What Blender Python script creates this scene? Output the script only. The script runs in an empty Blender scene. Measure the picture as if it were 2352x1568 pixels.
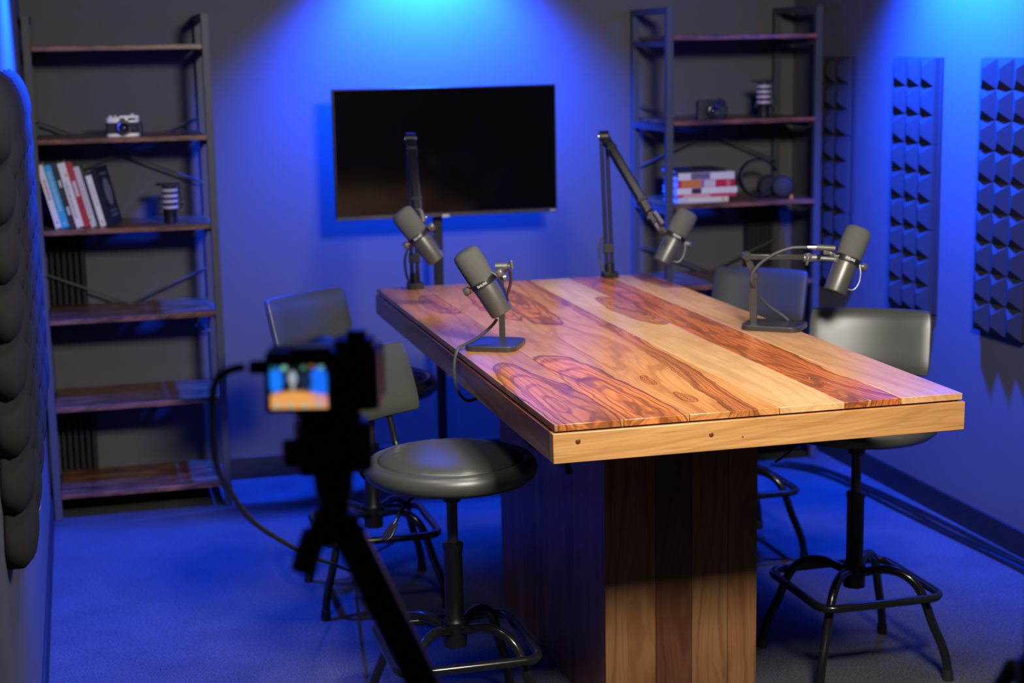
import bpy, bmesh, math, random
from mathutils import Matrix, Vector, Euler
random.seed(7)
SC = bpy.context.scene
COL = SC.collection
R = math.radians
PI = math.pi

# ------------------------------------------------------------------ camera, world, lights, exposure
def make_camera():
    cd = bpy.data.cameras.new('camera'); co = bpy.data.objects.new('camera', cd); COL.objects.link(co)
    yaw, pitch, roll = 0.2562, -0.1788, -0.0180
    fw = Vector((math.sin(yaw)*math.cos(pitch), math.cos(yaw)*math.cos(pitch), math.sin(pitch)))
    rt = Vector((math.cos(yaw), -math.sin(yaw), 0)); up = rt.cross(fw)
    r2 = rt*math.cos(roll) + up*math.sin(roll); u2 = -rt*math.sin(roll) + up*math.cos(roll)
    m = Matrix((r2, u2, -fw)).transposed().to_4x4(); m.translation = (-0.2074, -0.1548, 1.7083)
    co.matrix_world = m
    cd.sensor_width = 36; cd.lens = 3754.66/2352*36
    cd.dof.use_dof = True; cd.dof.focus_distance = 3.65; cd.dof.aperture_fstop = 3.2
    cd.clip_start = 0.05
    SC.camera = co
make_camera()

w = bpy.data.worlds.new('world'); SC.world = w; w.use_nodes = True
w.node_tree.nodes['Background'].inputs[0].default_value = (0.75, 0.8, 1.0, 1)
w.node_tree.nodes['Background'].inputs[1].default_value = 0.008

BLUE = (0.003, 0.06, 1.0)
def area(name, loc, target, size, power, color):
    l = bpy.data.lights.new(name, 'AREA'); l.shape = 'SQUARE'; l.size = size; l.energy = power; l.color = color; l.spread = R(112)
    o = bpy.data.objects.new(name, l); COL.objects.link(o); o.location = loc
    o.rotation_euler = (Vector(target)-Vector(loc)).to_track_quat('-Z', 'Y').to_euler(); return o
def spot(name, loc, target, power, color, size, blend, rad):
    l = bpy.data.lights.new(name, 'SPOT'); l.energy = power; l.color = color; l.spot_size = R(size); l.spot_blend = blend
    l.shadow_soft_size = rad
    o = bpy.data.objects.new(name, l); COL.objects.link(o); o.location = loc
    o.rotation_euler = (Vector(target)-Vector(loc)).to_track_quat('-Z', 'Y').to_euler(); return o
area('key_lamp', (1.02, 1.45, 2.52), (1.22, 4.2, 0.9), 0.50, 64, (1.0, 0.93, 0.84))
area('added_fill_left', (0.05, 3.0, 2.58), (0.25, 3.6, 0.0), 0.30, 4.5, (1.0, 0.93, 0.86))  # weak fill added to lift the table's left side and floor, no known fixture
spot('table_downlight', (1.24, 3.45, 2.58), (1.22, 3.50, 0.9), 112, (1.0, 0.89, 0.80), 50, 0.8, 0.14)
spot('table_downlight', (1.24, 4.55, 2.58), (1.22, 4.55, 0.9), 112, (1.0, 0.89, 0.80), 50, 0.8, 0.14)
spot('wall_wash_back', (1.17, 6.10, 2.22), (1.17, 7.05, 0.0), 1330, BLUE, 112, 0.7, 0.04)
spot('wall_wash_right', (2.40, 4.90, 2.25), (3.90, 4.90, 0.0), 1600, BLUE, 108, 0.8, 0.04)
spot('wall_wash_left', (0.06, 4.95, 2.25), (-1.0, 4.75, 0.0), 1250, BLUE, 100, 0.95, 0.04)
vs = SC.view_settings
vs.view_transform = 'Standard'; vs.look = 'None'; vs.gamma = 1.0; vs.exposure = 0.0; vs.use_curve_mapping = False
try:
    SC.cycles.sample_clamp_indirect = 4.0
    SC.cycles.caustics_reflective = False; SC.cycles.caustics_refractive = False
except Exception: pass

# ------------------------------------------------------------------ materials
def new_mat(name):
    m = bpy.data.materials.new(name); m.use_nodes = True
    return m, m.node_tree.nodes, m.node_tree.links, m.node_tree.nodes['Principled BSDF']
def plain(name, col, rough=0.5, metal=0.0, coat=0.0, bump=0.0, bscale=400, var=0.0, spec=0.5, emit=0):
    m, N, L, p = new_mat(name)
    p.inputs['Base Color'].default_value = (*col, 1); p.inputs['Roughness'].default_value = rough
    p.inputs['Metallic'].default_value = metal; p.inputs['Coat Weight'].default_value = coat
    p.inputs['Specular IOR Level'].default_value = spec
    if emit:
        p.inputs['Emission Color'].default_value = (*col, 1); p.inputs['Emission Strength'].default_value = emit
    tc = N.new('ShaderNodeTexCoord')
    nz = N.new('ShaderNodeTexNoise'); nz.inputs['Scale'].default_value = bscale; nz.inputs['Detail'].default_value = 3
    L.new(tc.outputs['Object'], nz.inputs['Vector'])
    if bump:
        b = N.new('ShaderNodeBump'); b.inputs['Strength'].default_value = bump; b.inputs['Distance'].default_value = 0.002
        L.new(nz.outputs['Fac'], b.inputs['Height']); L.new(b.outputs['Normal'], p.inputs['Normal'])
    if var:
        mx = N.new('ShaderNodeMix'); mx.data_type = 'RGBA'
        mx.inputs['A'].default_value = (*[c*(1-var) for c in col], 1); mx.inputs['B'].default_value = (*[min(1, c*(1+var)) for c in col], 1)
        L.new(nz.outputs['Fac'], mx.inputs['Factor']); L.new(mx.outputs['Result'], p.inputs['Base Color'])
    return m

class NG:                                   # tiny helper around a node tree
    def __init__(s, m): s.N = m.node_tree.nodes; s.L = m.node_tree.links
    def math(s, op, a, b=None, c=None, clamp=False):
        n = s.N.new('ShaderNodeMath'); n.operation = op; n.use_clamp = clamp
        for i, v in enumerate((a, b, c)):
            if v is None: continue
            if isinstance(v, (int, float)): n.inputs[i].default_value = v
            else: s.L.new(v, n.inputs[i])
        return n.outputs[0]
    def smooth(s, v, lo, hi, a=0.0, b=1.0):
        n = s.N.new('ShaderNodeMapRange'); n.interpolation_type = 'SMOOTHSTEP'
        n.inputs['From Min'].default_value = lo; n.inputs['From Max'].default_value = hi
        n.inputs['To Min'].default_value = a; n.inputs['To Max'].default_value = b
        s.L.new(v, n.inputs['Value']); return n.outputs[0]
    def noise(s, vec, scale, loc, sc, detail=2.0, rough=0.5):
        mp = s.N.new('ShaderNodeMapping'); mp.inputs['Location'].default_value = loc; mp.inputs['Scale'].default_value = sc
        s.L.new(vec, mp.inputs['Vector'])
        n = s.N.new('ShaderNodeTexNoise'); n.inputs['Scale'].default_value = scale; n.inputs['Detail'].default_value = detail
        n.inputs['Roughness'].default_value = rough
        s.L.new(mp.outputs['Vector'], n.inputs['Vector']); return n.outputs['Fac']
    def mix(s, fac, a, b):
        n = s.N.new('ShaderNodeMix'); n.data_type = 'RGBA'
        if isinstance(fac, (int, float)): n.inputs['Factor'].default_value = fac
        else: s.L.new(fac, n.inputs['Factor'])
        for k, v in (('A', a), ('B', b)):
            if isinstance(v, tuple): n.inputs[k].default_value = (*v, 1)
            else: s.L.new(v, n.inputs[k])
        return n.outputs['Result']

SAP = (0.56, 0.29, 0.105); SAPL = (0.70, 0.42, 0.19); HEART = (0.36, 0.122, 0.033); HDARK = (0.12, 0.030, 0.011)
def wood(name, seed, feats=(), axis='y', heart=0.0, sap=SAP, sapl=None, hrt=HEART, hdark=HDARK, rough=0.26, coat=0.22, amp=1.0, vein=1.0, finek=0.5):
    """rosewood: features are ellipses ('e',cx,cy,rx,ry) or bands ('s',c0,slope,half) in object coordinates (across, along)"""
    m, N, L, p = new_mat(name); g = NG(m)
    sapl = sapl or tuple(min(1, c*k) for c, k in zip(sap, (1.25, 1.38, 1.55)))
    tc = N.new('ShaderNodeTexCoord'); ob = tc.outputs['Object']
    sp = N.new('ShaderNodeSeparateXYZ'); L.new(ob, sp.inputs[0])
    if axis == 'y': X, Y, lng = sp.outputs[0], sp.outputs[1], (1.0, 0.12, 1.0)
    elif axis == 'x': X, Y, lng = sp.outputs[2], sp.outputs[0], (0.16, 1.0, 1.0)
    else: X, Y, lng = sp.outputs[0], sp.outputs[2], (1.0, 1.0, 0.16)
    sd = (seed*3.17, seed*1.91, seed*2.63)
    n1 = g.noise(ob, 6, sd, lng, 1.5, 0.45)
    n2 = g.noise(ob, 20, (sd[1], sd[2], sd[0]), lng, 2, 0.5)
    n3 = g.noise(ob, 34, (sd[2], sd[1], sd[0]), (lng[0]*0.6, lng[1]*2.2 if axis == 'y' else lng[1]*0.6, lng[2]*2.2 if axis == 'z' else lng[2]*0.6), 2, 0.5)
    dx = g.math('ADD', g.math('MULTIPLY', g.math('SUBTRACT', n1, 0.5), 0.15*amp), g.math('MULTIPLY', g.math('SUBTRACT', n3, 0.5), 0.030*amp))
    Xd = g.math('ADD', X, dx); Yd = g.math('ADD', Y, g.math('MULTIPLY', dx, 2.0))
    F = None
    for f in feats:
        if f[0] == 'e':
            a = g.math('DIVIDE', g.math('SUBTRACT', Xd, f[1]), f[3]); b = g.math('DIVIDE', g.math('SUBTRACT', Yd, f[2]), f[4])
            v = g.math('SQRT', g.math('ADD', g.math('MULTIPLY', a, a), g.math('MULTIPLY', b, b)))
        else:
            c = g.math('ADD', g.math('MULTIPLY', Y, f[2]), f[1])
            v = g.math('DIVIDE', g.math('ABSOLUTE', g.math('SUBTRACT', Xd, c)), f[3])
        F = v if F is None else g.math('MINIMUM', F, v)
    if F is None: F = g.math('ADD', g.math('MULTIPLY', g.noise(ob, 4, (sd[2], sd[0], sd[1]), lng, 2), 1.6), 0.95-heart)
    mask = g.smooth(F, 0.90, 1.05, 1.0, 0.0)
    edge = g.math('MULTIPLY', g.smooth(F, 0.91, 0.985), g.smooth(F, 0.985, 1.02, 1.0, 0.0))
    ring = g.smooth(g.math('SINE', g.math('ADD', g.math('MULTIPLY', F, 26), g.math('ADD', g.math('MULTIPLY', n2, 3.5), g.math('MULTIPLY', n1, 14)))), 0.35, 1.0)
    veinv = g.math('SINE', g.math('ADD', g.math('MULTIPLY', X, 85), g.math('MULTIPLY', g.math('ADD', n1, g.math('MULTIPLY', n3, 0.06)), 58)))
    veins = g.smooth(veinv, 0.35, 1.0)
    veinf = g.smooth(g.math('SINE', g.math('ADD', g.math('MULTIPLY', X, 420), g.math('MULTIPLY', g.math('ADD', n1, g.math('MULTIPLY', n2, 0.12)), 150))), 0.2, 1.0)
    fl = {'y': (170, 5, 170), 'x': (5, 170, 170), 'z': (170, 170, 5)}[axis]
    fine = g.noise(ob, 1.0, sd, fl, 4, 0.65)
    blot = g.noise(ob, 11, (sd[0], sd[2], sd[1]), (lng[0]*0.8, lng[1]*1.6, lng[2]*1.6), 4, 0.6)
    shade = tuple(c*k for c, k in zip(sap, (0.62, 0.48, 0.38)))
    sapc = g.mix(g.smooth(blot, 0.3, 0.7), sap, sapl)
    sapc = g.mix(g.math('MULTIPLY', veins, 0.34*vein), sapc, shade)
    sapc = g.mix(g.math('MULTIPLY', veinf, 0.20*vein), sapc, shade)
    hc = g.mix(g.smooth(blot, 0.28, 0.68), hrt, tuple(min(1, c*1.7) for c in hrt))
    hc = g.mix(g.math('MULTIPLY', ring, 0.5), hc, hdark)
    hc = g.mix(g.math('MULTIPLY', veins, 0.55), hc, hdark)
    hc = g.mix(g.math('MULTIPLY', veinf, 0.42), hc, hdark)
    col = g.mix(mask, sapc, hc)
    col = g.mix(g.math('MULTIPLY', edge, 0.75), col, tuple(c*0.7 for c in hdark))
    col = g.mix(g.smooth(fine, 0.48, 0.78, 0.0, finek), col, g.mix(0.5, hdark, sap))
    L.new(col, p.inputs['Base Color'])
    p.inputs['Roughness'].default_value = rough; p.inputs['Coat Weight'].default_value = coat; p.inputs['Coat Roughness'].default_value = 0.14
    b = N.new('ShaderNodeBump'); b.inputs['Strength'].default_value = 0.04; b.inputs['Distance'].default_value = 0.001
    L.new(fine, b.inputs['Height']); L.new(b.outputs['Normal'], p.inputs['Normal'])
    return m

def carpet_mat():
    m, N, L, p = new_mat('carpet'); g = NG(m)
    tc = N.new('ShaderNodeTexCoord'); ob = tc.outputs['Object']
    a = g.noise(ob, 210, (0, 0, 0), (1, 1, 1), 3, 0.7); b = g.noise(ob, 5, (3, 1, 0), (1, 1, 1), 3)
    f = g.math('ADD', g.math('MULTIPLY', a, 0.8), g.math('MULTIPLY', b, 0.10))
    L.new(g.mix(g.smooth(f, 0.3, 0.65), (0.028, 0.028, 0.032), (0.15, 0.15, 0.165)), p.inputs['Base Color'])
    p.inputs['Roughness'].default_value = 0.95; p.inputs['Specular IOR Level'].default_value = 0.1
    bp = N.new('ShaderNodeBump'); bp.inputs['Strength'].default_value = 0.9; bp.inputs['Distance'].default_value = 0.006
    L.new(a, bp.inputs['Height']); L.new(bp.outputs['Normal'], p.inputs['Normal'])
    return m
def rustic_mat(name, axis=0):
    m, N, L, p = new_mat(name); g = NG(m)
    tc = N.new('ShaderNodeTexCoord'); ob = tc.outputs['Object']
    a = g.noise(ob, 6, (1, 2, 0), (1.2, 6, 6), 5, 0.7); b = g.noise(ob, 30, (0, 4, 0), (1, 14, 14), 3)
    c = g.mix(g.smooth(a, 0.35, 0.62), (0.05, 0.022, 0.012), (0.30, 0.115, 0.05))
    c = g.mix(g.math('MULTIPLY', g.smooth(b, 0.5, 0.7), 0.6), c, (0.03, 0.015, 0.01))
    L.new(c, p.inputs['Base Color']); p.inputs['Roughness'].default_value = 0.34
    return m
M = dict(
    carpet=carpet_mat(),
    wall=plain('wall_paint', (0.105, 0.105, 0.108), 0.75, bump=0.25, bscale=220),
    ceiling=plain('ceiling_paint', (0.05, 0.05, 0.052), 0.9, bump=0.2, bscale=120),
    base=plain('baseboard_rubber', (0.012, 0.012, 0.014), 0.55),
    foam=plain('acoustic_foam', (0.038, 0.038, 0.039), 0.95, bump=0.5, bscale=600, var=0.25, spec=0.1),
    foamscale=plain('scaled_foam', (0.026, 0.026, 0.025), 0.95, bump=0.5, bscale=600, var=0.25, spec=0.1),
    foamdark=plain('foam_backing', (0.035, 0.035, 0.04), 0.95, bump=0.4, bscale=500, spec=0.1),
    rustic=rustic_mat('rustic_shelf_board'),
    steel=plain('powder_coated_steel', (0.055, 0.058, 0.062), 0.5, bump=0.1, bscale=800),
    black=plain('black_plastic', (0.008, 0.008, 0.009), 0.42),
    blackgloss=plain('black_gloss_paint', (0.009, 0.009, 0.010), 0.22, coat=0.3),
    rubber=plain('black_rubber', (0.012, 0.012, 0.013), 0.65),
    leather=plain('black_leather', (0.060, 0.063, 0.057), 0.38, bump=0.12, bscale=700, spec=0.75),
    gas=plain('gas_cylinder_steel', (0.10, 0.10, 0.105), 0.4, metal=0.7),
    micbody=plain('mic_grey_enamel', (0.115, 0.115, 0.104), 0.38, metal=0.5, bump=0.03, bscale=900),
    micfoam=plain('mic_windscreen_foam', (0.125, 0.128, 0.118), 0.97, bump=0.8, bscale=900, var=0.35, spec=0.1),
    micmetal=plain('mic_mount_metal', (0.16, 0.16, 0.155), 0.38, metal=0.6),
    chrome=plain('chrome', (0.72, 0.72, 0.70), 0.18, metal=1.0),
    brass=plain('brass', (0.65, 0.42, 0.16), 0.3, metal=1.0),
    standgrey=plain('stand_dark_grey', (0.05, 0.05, 0.05), 0.27, metal=0.25),
    cable=plain('cable_rubber', (0.05, 0.052, 0.05), 0.5),
    cabledark=plain('dark_cable', (0.022, 0.022, 0.025), 0.5),
    screen=plain('tv_glass', (0.003, 0.003, 0.004), 0.10, spec=0.45),
    silver=plain('camera_silver', (0.72, 0.72, 0.69), 0.35, metal=0.25),
    bezel=plain('tv_bezel_strip', (0.16, 0.16, 0.18), 0.25, metal=0.7),
    white=plain('white_plastic', (0.82, 0.82, 0.80), 0.45),
    paper=plain('page_paper', (0.62, 0.58, 0.50), 0.85, bump=0.3, bscale=900),
    redknob=plain('red_knob', (0.55, 0.035, 0.025), 0.5),
    lens=plain('lens_glass', (0.01, 0.01, 0.016), 0.08, coat=0.5),
    print_white=plain('white_print', (0.8, 0.8, 0.78), 0.6),
)
# ------------------------------------------------------------------ mesh helpers
def box(bm, c, s, mat=None):
    r = bmesh.ops.create_cube(bm, size=1.0)
    mt = Matrix.Translation(c) @ Matrix.Diagonal((*s, 1))
    if mat is not None: mt = mat @ mt
    bmesh.ops.transform(bm, matrix=mt, verts=r['verts']); return r['verts']
def box2(bm, a, b, mat=None):
    return box(bm, [(a[i]+b[i])/2 for i in range(3)], [abs(b[i]-a[i]) for i in range(3)], mat)
def frame_of(d):
    d = Vector(d).normalized(); h = Vector((0, 0, 1)) if abs(d.z) < 0.9 else Vector((1, 0, 0))
    x = h.cross(d).normalized(); return x, d.cross(x)
def smooth_path(pts, k=6, closed=False):
    P = [Vector(p) for p in pts]; n = len(P); out = []
    rng = range(n) if closed else range(n-1)
    for i in rng:
        p1, p2 = P[i], P[(i+1) % n]
        p0 = P[i-1] if (closed or i > 0) else p1*2-p2
        p3 = P[(i+2) % n] if (closed or i+2 < n) else p2*2-p1
        for j in range(k):
            t = j/k
            out.append(0.5*((2*p1)+(p2-p0)*t+(2*p0-5*p1+4*p2-p3)*t*t+(3*p1-p0-3*p2+p3)*t**3))
    if not closed: out.append(P[-1])
    return out
def tube(bm, pts, r, n=10, closed=False, k=6, smooth=True):
    P = smooth_path(pts, k, closed) if smooth else [Vector(p) for p in pts]
    m = len(P); rings = []; px = None
    for i in range(m):
        if closed: d = P[(i+1) % m]-P[i-1]
        else: d = P[min(i+1, m-1)]-P[max(i-1, 0)]
        d.normalize()
        if px is None: px, _ = frame_of(d)
        px = (px-d*px.dot(d)).normalized(); py = d.cross(px)
        rr = r(i/(m-1)) if callable(r) else r
        rings.append([bm.verts.new(P[i]+px*math.cos(a)*rr+py*math.sin(a)*rr) for a in [2*PI*q/n for q in range(n)]])
    for i in range(m if closed else m-1):
        A, B = rings[i], rings[(i+1) % m]
        for q in range(n): bm.faces.new((A[q], A[(q+1) % n], B[(q+1) % n], B[q]))
    if not closed:
        bm.faces.new(rings[0][::-1]); bm.faces.new(rings[-1])
def cyl(bm, p0, p1, r, r1=None, n=16):
    r1 = r if r1 is None else r1
    p0 = Vector(p0); p1 = Vector(p1); tube(bm, [p0, p1], lambda t: r+(r1-r)*t, n, smooth=False)
def lathe(bm, prof, n=24, mat=None, caps=True):
    rings = []
    for r, z in prof:
        if r < 1e-6: rings.append([bm.verts.new((0, 0, z))])
        else: rings.append([bm.verts.new((r*math.cos(2*PI*q/n), r*math.sin(2*PI*q/n), z)) for q in range(n)])
    for A, B in zip(rings, rings[1:]):
        for q in range(n):
            a = A[q % len(A)], A[(q+1) % len(A)]; b = B[q % len(B)], B[(q+1) % len(B)]
            vs = []
            for v in (a[0], a[1], b[1], b[0]):
                if v not in vs: vs.append(v)
            if len(vs) > 2: bm.faces.new(vs)
    if caps and len(rings[0]) > 1: bm.faces.new(rings[0][::-1])
    if caps and len(rings[-1]) > 1: bm.faces.new(rings[-1])
    if mat is not None: bmesh.ops.transform(bm, matrix=mat, verts=[v for rg in rings for v in rg])
def prism(bm, poly, z0, z1, mat=None):
    A = [bm.verts.new((x, y, z0)) for x, y in poly]; B = [bm.verts.new((x, y, z1)) for x, y in poly]
    n = len(poly)
    bm.faces.new(A[::-1]); bm.faces.new(B)
    for i in range(n): bm.faces.new((A[i], A[(i+1) % n], B[(i+1) % n], B[i]))
    if mat is not None: bmesh.ops.transform(bm, matrix=mat, verts=A+B)
def rrect(w, h, r, k=5):
    out = []
    for cx, cy, a0 in ((w/2-r, h/2-r, 0), (-w/2+r, h/2-r, PI/2), (-w/2+r, -h/2+r, PI), (w/2-r, -h/2+r, 1.5*PI)):
        for i in range(k+1):
            a = a0+PI/2*i/k; out.append((cx+r*math.cos(a), cy+r*math.sin(a)))
    return out
def align(loc, zdir, xdir=(1, 0, 0)):
    z = Vector(zdir).normalized(); x = Vector(xdir); x = (x-z*x.dot(z)).normalized(); y = z.cross(x)
    m = Matrix((x, y, z)).transposed().to_4x4(); m.translation = loc; return m
def mk(name, bm, mat, parent=None, org=None, bevel=0.0, seg=2, smooth=True, ang=35):
    """link a bmesh as one object; org = world origin of the parent when the shape was built in world space"""
    if org is not None: bmesh.ops.translate(bm, vec=-Vector(org), verts=bm.verts)
    bmesh.ops.recalc_face_normals(bm, faces=bm.faces)
    me = bpy.data.meshes.new(name); bm.to_mesh(me); bm.free()
    if mat is not None: me.materials.append(mat)
    if smooth:
        me.polygons.foreach_set('use_smooth', [True]*len(me.polygons)); me.set_sharp_from_angle(angle=R(ang))
    o = bpy.data.objects.new(name, me); COL.objects.link(o)
    if parent is not None: o.parent = parent
    if bevel:
        b = o.modifiers.new('bevel', 'BEVEL'); b.width = bevel; b.segments = seg; b.limit_method = 'ANGLE'; b.angle_limit = R(40)
    return o
def BM(): return bmesh.new()
def tag(o, label, cat, group=None):
    o['label'] = label; o['category'] = cat
    if group: o['group'] = group
    return o
def thing(name, label, cat, loc=(0, 0, 0), rz=0.0, group=None):
    o = bpy.data.objects.new(name, None); COL.objects.link(o); o.location = loc; o.rotation_euler = (0, 0, rz)
    o.empty_display_size = 0.1
    return tag(o, label, cat, group)
def struct(name, bm, mat, **k):
    o = mk(name, bm, mat, **k); o['kind'] = 'structure'; return o
def copy_tree(o, parent=None):
    c = o.copy(); COL.objects.link(c); c.parent = parent
    for ch in list(o.children): copy_tree(ch, c)
    return c
def text_mesh(s, size):
    cu = bpy.data.curves.new('lettering', 'FONT'); cu.body = s; cu.size = size; cu.align_x = 'CENTER'; cu.align_y = 'CENTER'; cu.extrude = 0.0003
    t = bpy.data.objects.new('lettering', cu); COL.objects.link(t)
    me = bpy.data.meshes.new_from_object(t.evaluated_get(bpy.context.evaluated_depsgraph_get()))
    bpy.data.objects.remove(t); me.name = 'lettering'; return me

# ------------------------------------------------------------------ the room
XL, XR, YB, YF, ZC = -0.386, 2.754, 6.349, -1.3, 2.62
T = 0.1
def slab(name, a, b, mat):
    bm = BM(); box2(bm, a, b); return struct(name, bm, mat, smooth=False)
slab('floor', (XL-T, YF-T, -T), (XR+T, YB+T, 0), M['carpet'])
slab('ceiling', (XL-T, YF-T, ZC), (XR+T, YB+T, ZC+T), M['ceiling'])
slab('wall_back', (XL-T, YB, 0), (XR+T, YB+T, ZC), M['wall'])
slab('wall_left', (XL-T, YF, 0), (XL, YB, ZC), M['wall'])
slab('wall_right', (XR, YF, 0), (XR+T, YB, ZC), M['wall'])
slab('wall_front', (XL-T, YF-T, 0), (XR+T, YF, ZC), M['wall'])
def baseboard(name, a, b):
    bm = BM(); box2(bm, a, b); return struct(name, bm, M['base'], bevel=0.003)
HB = 0.09
baseboard('baseboard_back', (XL+0.012, YB-0.01, 0), (XR-0.012, YB, HB))
baseboard('baseboard_left', (XL, YF, 0), (XL+0.01, YB, HB))
baseboard('baseboard_right', (XR-0.01, YF, 0), (XR, YB, HB))

# ------------------------------------------------------------------ table
TX0, TX1, TY0, TY1, TH = 0.711, 1.667, 3.028, 5.116, 0.9306
TO = (1.19, 4.07, 0.0)
def make_table():
    t = thing('conference_table', 'large rosewood table with striped plank top on a dark box pedestal', 'table', TO)
    L = lambda x, y: (x-TO[0], y-TO[1])
    def e(x, y, rx, ry): return ('e', x-TO[0], y-TO[1], rx, ry)
    def s(x, y, slope, half): return ('s', (x-slope*y)-TO[0]+slope*TO[1], slope, half)
    planks = [   # x0, x1, features, seed, tones
        (0.715, 0.868, [e(0.785, 3.24, 0.072, 0.50), e(0.845, 4.72, 0.060, 0.20)], 1.0, dict(sap=(0.46, 0.19, 0.065), vein=1.3)),
        (0.868, 1.015, [e(0.915, 3.20, 0.088, 0.62), e(0.985, 4.62, 0.050, 0.30)], 2.3, dict(sap=(0.48, 0.21, 0.07), hrt=(0.42, 0.135, 0.034))),
        (1.015, 1.222, [s(1.185, 3.8, 0.045, 0.036), e(1.06, 4.60, 0.055, 0.42), e(1.053, 3.40, 0.014, 0.05), e(1.075, 3.21, 0.020, 0.06)], 3.6, dict(sap=(0.52, 0.22, 0.062), vein=1.5)),
        (1.222, 1.376, [e(1.362, 4.42, 0.055, 0.29), s(1.222, 4.6, 0.015, 0.012)], 4.1, dict(amp=0.6, sap=(0.55, 0.31, 0.12), vein=0.6)),
        (1.376, 1.512, [s(1.482, 3.6, 0.012, 0.040), e(1.45, 4.35, 0.12, 1.0), e(1.405, 3.24, 0.034, 0.30)], 5.7, dict(sap=(0.50, 0.21, 0.065), hrt=(0.36, 0.10, 0.024))),
        (1.512, 1.6625, [e(1.645, 5.0, 0.06, 0.25)], 6.2, dict(amp=0.6, sap=(0.52, 0.27, 0.11), vein=0.8)),
    ]
    for x0, x1, fe, sd, kw in planks:
        bm = BM(); g = 0.0007
        box2(bm, (x0+g-TO[0], TY0+0.004-TO[1], TH-0.0150), (x1-g-TO[0], TY1-0.004-TO[1], TH))
        mk('plank', bm, wood('plank_wood', sd, fe, **kw), t, bevel=0.0012)
    # frame below the top: shadow gap board, then four apron boards
    bm = BM(); box2(bm, (TX0+0.012-TO[0], TY0+0.012-TO[1], TH-0.0195), (TX1-0.012-TO[0], TY1-0.012-TO[1], TH-0.0152))
    mk('shadow_gap_board', bm, plain('gap_wood', (0.05, 0.02, 0.01), 0.6), t)
    za, zb = TH-0.0835, TH-0.0185
    front = wood('apron_front_wood', 8.8, [e(0.80, 4.07, 0.001, 0.001)], axis='x', sap=(0.48, 0.235, 0.075), rough=0.36, coat=0.1, amp=0.6, vein=0.8, finek=0.85)
    side = wood('apron_side_wood', 9.4, (), axis='y', heart=0.75, sap=(0.32, 0.125, 0.05), hrt=(0.20, 0.065, 0.024), rough=0.3)
    for nm, a, b, mt in (('apron_board', (TX0, TY0, za), (TX1, TY0+0.03, zb), front), ('apron_board', (TX0, TY1-0.03, za), (TX1, TY1, zb), front),
                         ('apron_board', (TX0, TY0+0.0305, za), (TX0+0.03, TY1-0.0305, zb), side), ('apron_board', (TX1-0.03, TY0+0.0305, za), (TX1, TY1-0.0305, zb), side)):
        bm = BM(); box2(bm, (a[0]-TO[0], a[1]-TO[1], a[2]), (b[0]-TO[0], b[1]-TO[1], b[2])); mk(nm, bm, mt, t, bevel=0.002)
    # knots on the front apron
    for kx, kz, r in ((0.765, 0.897, 0.006), (1.063, 0.888, 0.0055), (1.135, 0.878, 0.0022)):
        bm = BM(); lathe(bm, [(r, 0), (r*0.8, 0.0007), (0, 0.0009)], 12, Matrix.Translation((kx-TO[0], TY0-TO[1], kz-0.005)) @ Matrix.Rotation(R(90), 4, 'X'))
        mk('knot', bm, plain('knot_wood', (0.12, 0.03, 0.01), 0.4), t)
    # underside panel
    bm = BM(); box2(bm, (TX0+0.031-TO[0], TY0+0.031-TO[1], TH-0.035), (TX1-0.031-TO[0], TY1-0.031-TO[1], TH-0.020)); mk('underside_panel', bm, M['black'], t)
    # pedestal: vertical boards round a box
    PX0, PX1, PY0, PY1, PZ = 1.0, 1.41, 3.58, 4.63, TH-0.036
    bm = BM(); box2(bm, (PX0+0.018-TO[0], PY0+0.018-TO[1], 0), (PX1-0.018-TO[0], PY1-0.018-TO[1], PZ)); mk('pedestal_core', bm, M['black'], t)
    xs = [PX0, 1.135, 1.232, 1.33, PX1]
    tones = [((0.22, 0.10, 0.036), 0.05), ((0.10, 0.035, 0.014), 0.7), ((0.22, 0.105, 0.04), 0.1), ((0.23, 0.10, 0.036), 0.45)]
    for i in range(4):
        tn, h = tones[i]
        for yy, s_ in ((PY0, 1), (PY1, -1)):
            bm = BM(); box2(bm, (xs[i]+0.0005-TO[0], yy-TO[1], 0), (xs[i+1]-0.0005-TO[0], yy+s_*0.0175-TO[1], PZ))
            mk('pedestal_board', bm, wood('pedestal_wood', 11+i*1.7, (), axis='z', heart=h, sap=tn, hrt=(0.20, 0.06, 0.016), vein=1.5, rough=0.4, coat=0.1), t, bevel=0.001)
    n = 8
    for i in range(n):
        ya = PY0+0.0185+(PY1-PY0-0.037)*i/n; yb = PY0+0.0185+(PY1-PY0-0.037)*(i+1)/n
        mt = wood('pedestal_side_wood', 21+i*1.3, (), axis='z', heart=0.15+0.6*(i % 3)/2, sap=(0.24, 0.09, 0.035), hrt=(0.16, 0.045, 0.015), rough=0.4, coat=0.1)
        for xx, s_ in ((PX0, 1), (PX1, -1)):
            bm = BM(); box2(bm, (xx-TO[0], ya+0.0004-TO[1], 0), (xx+s_*0.0175-TO[0], yb-0.0004-TO[1], PZ)); mk('pedestal_board', bm, mt, t, bevel=0.001)
    return t
make_table()

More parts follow.
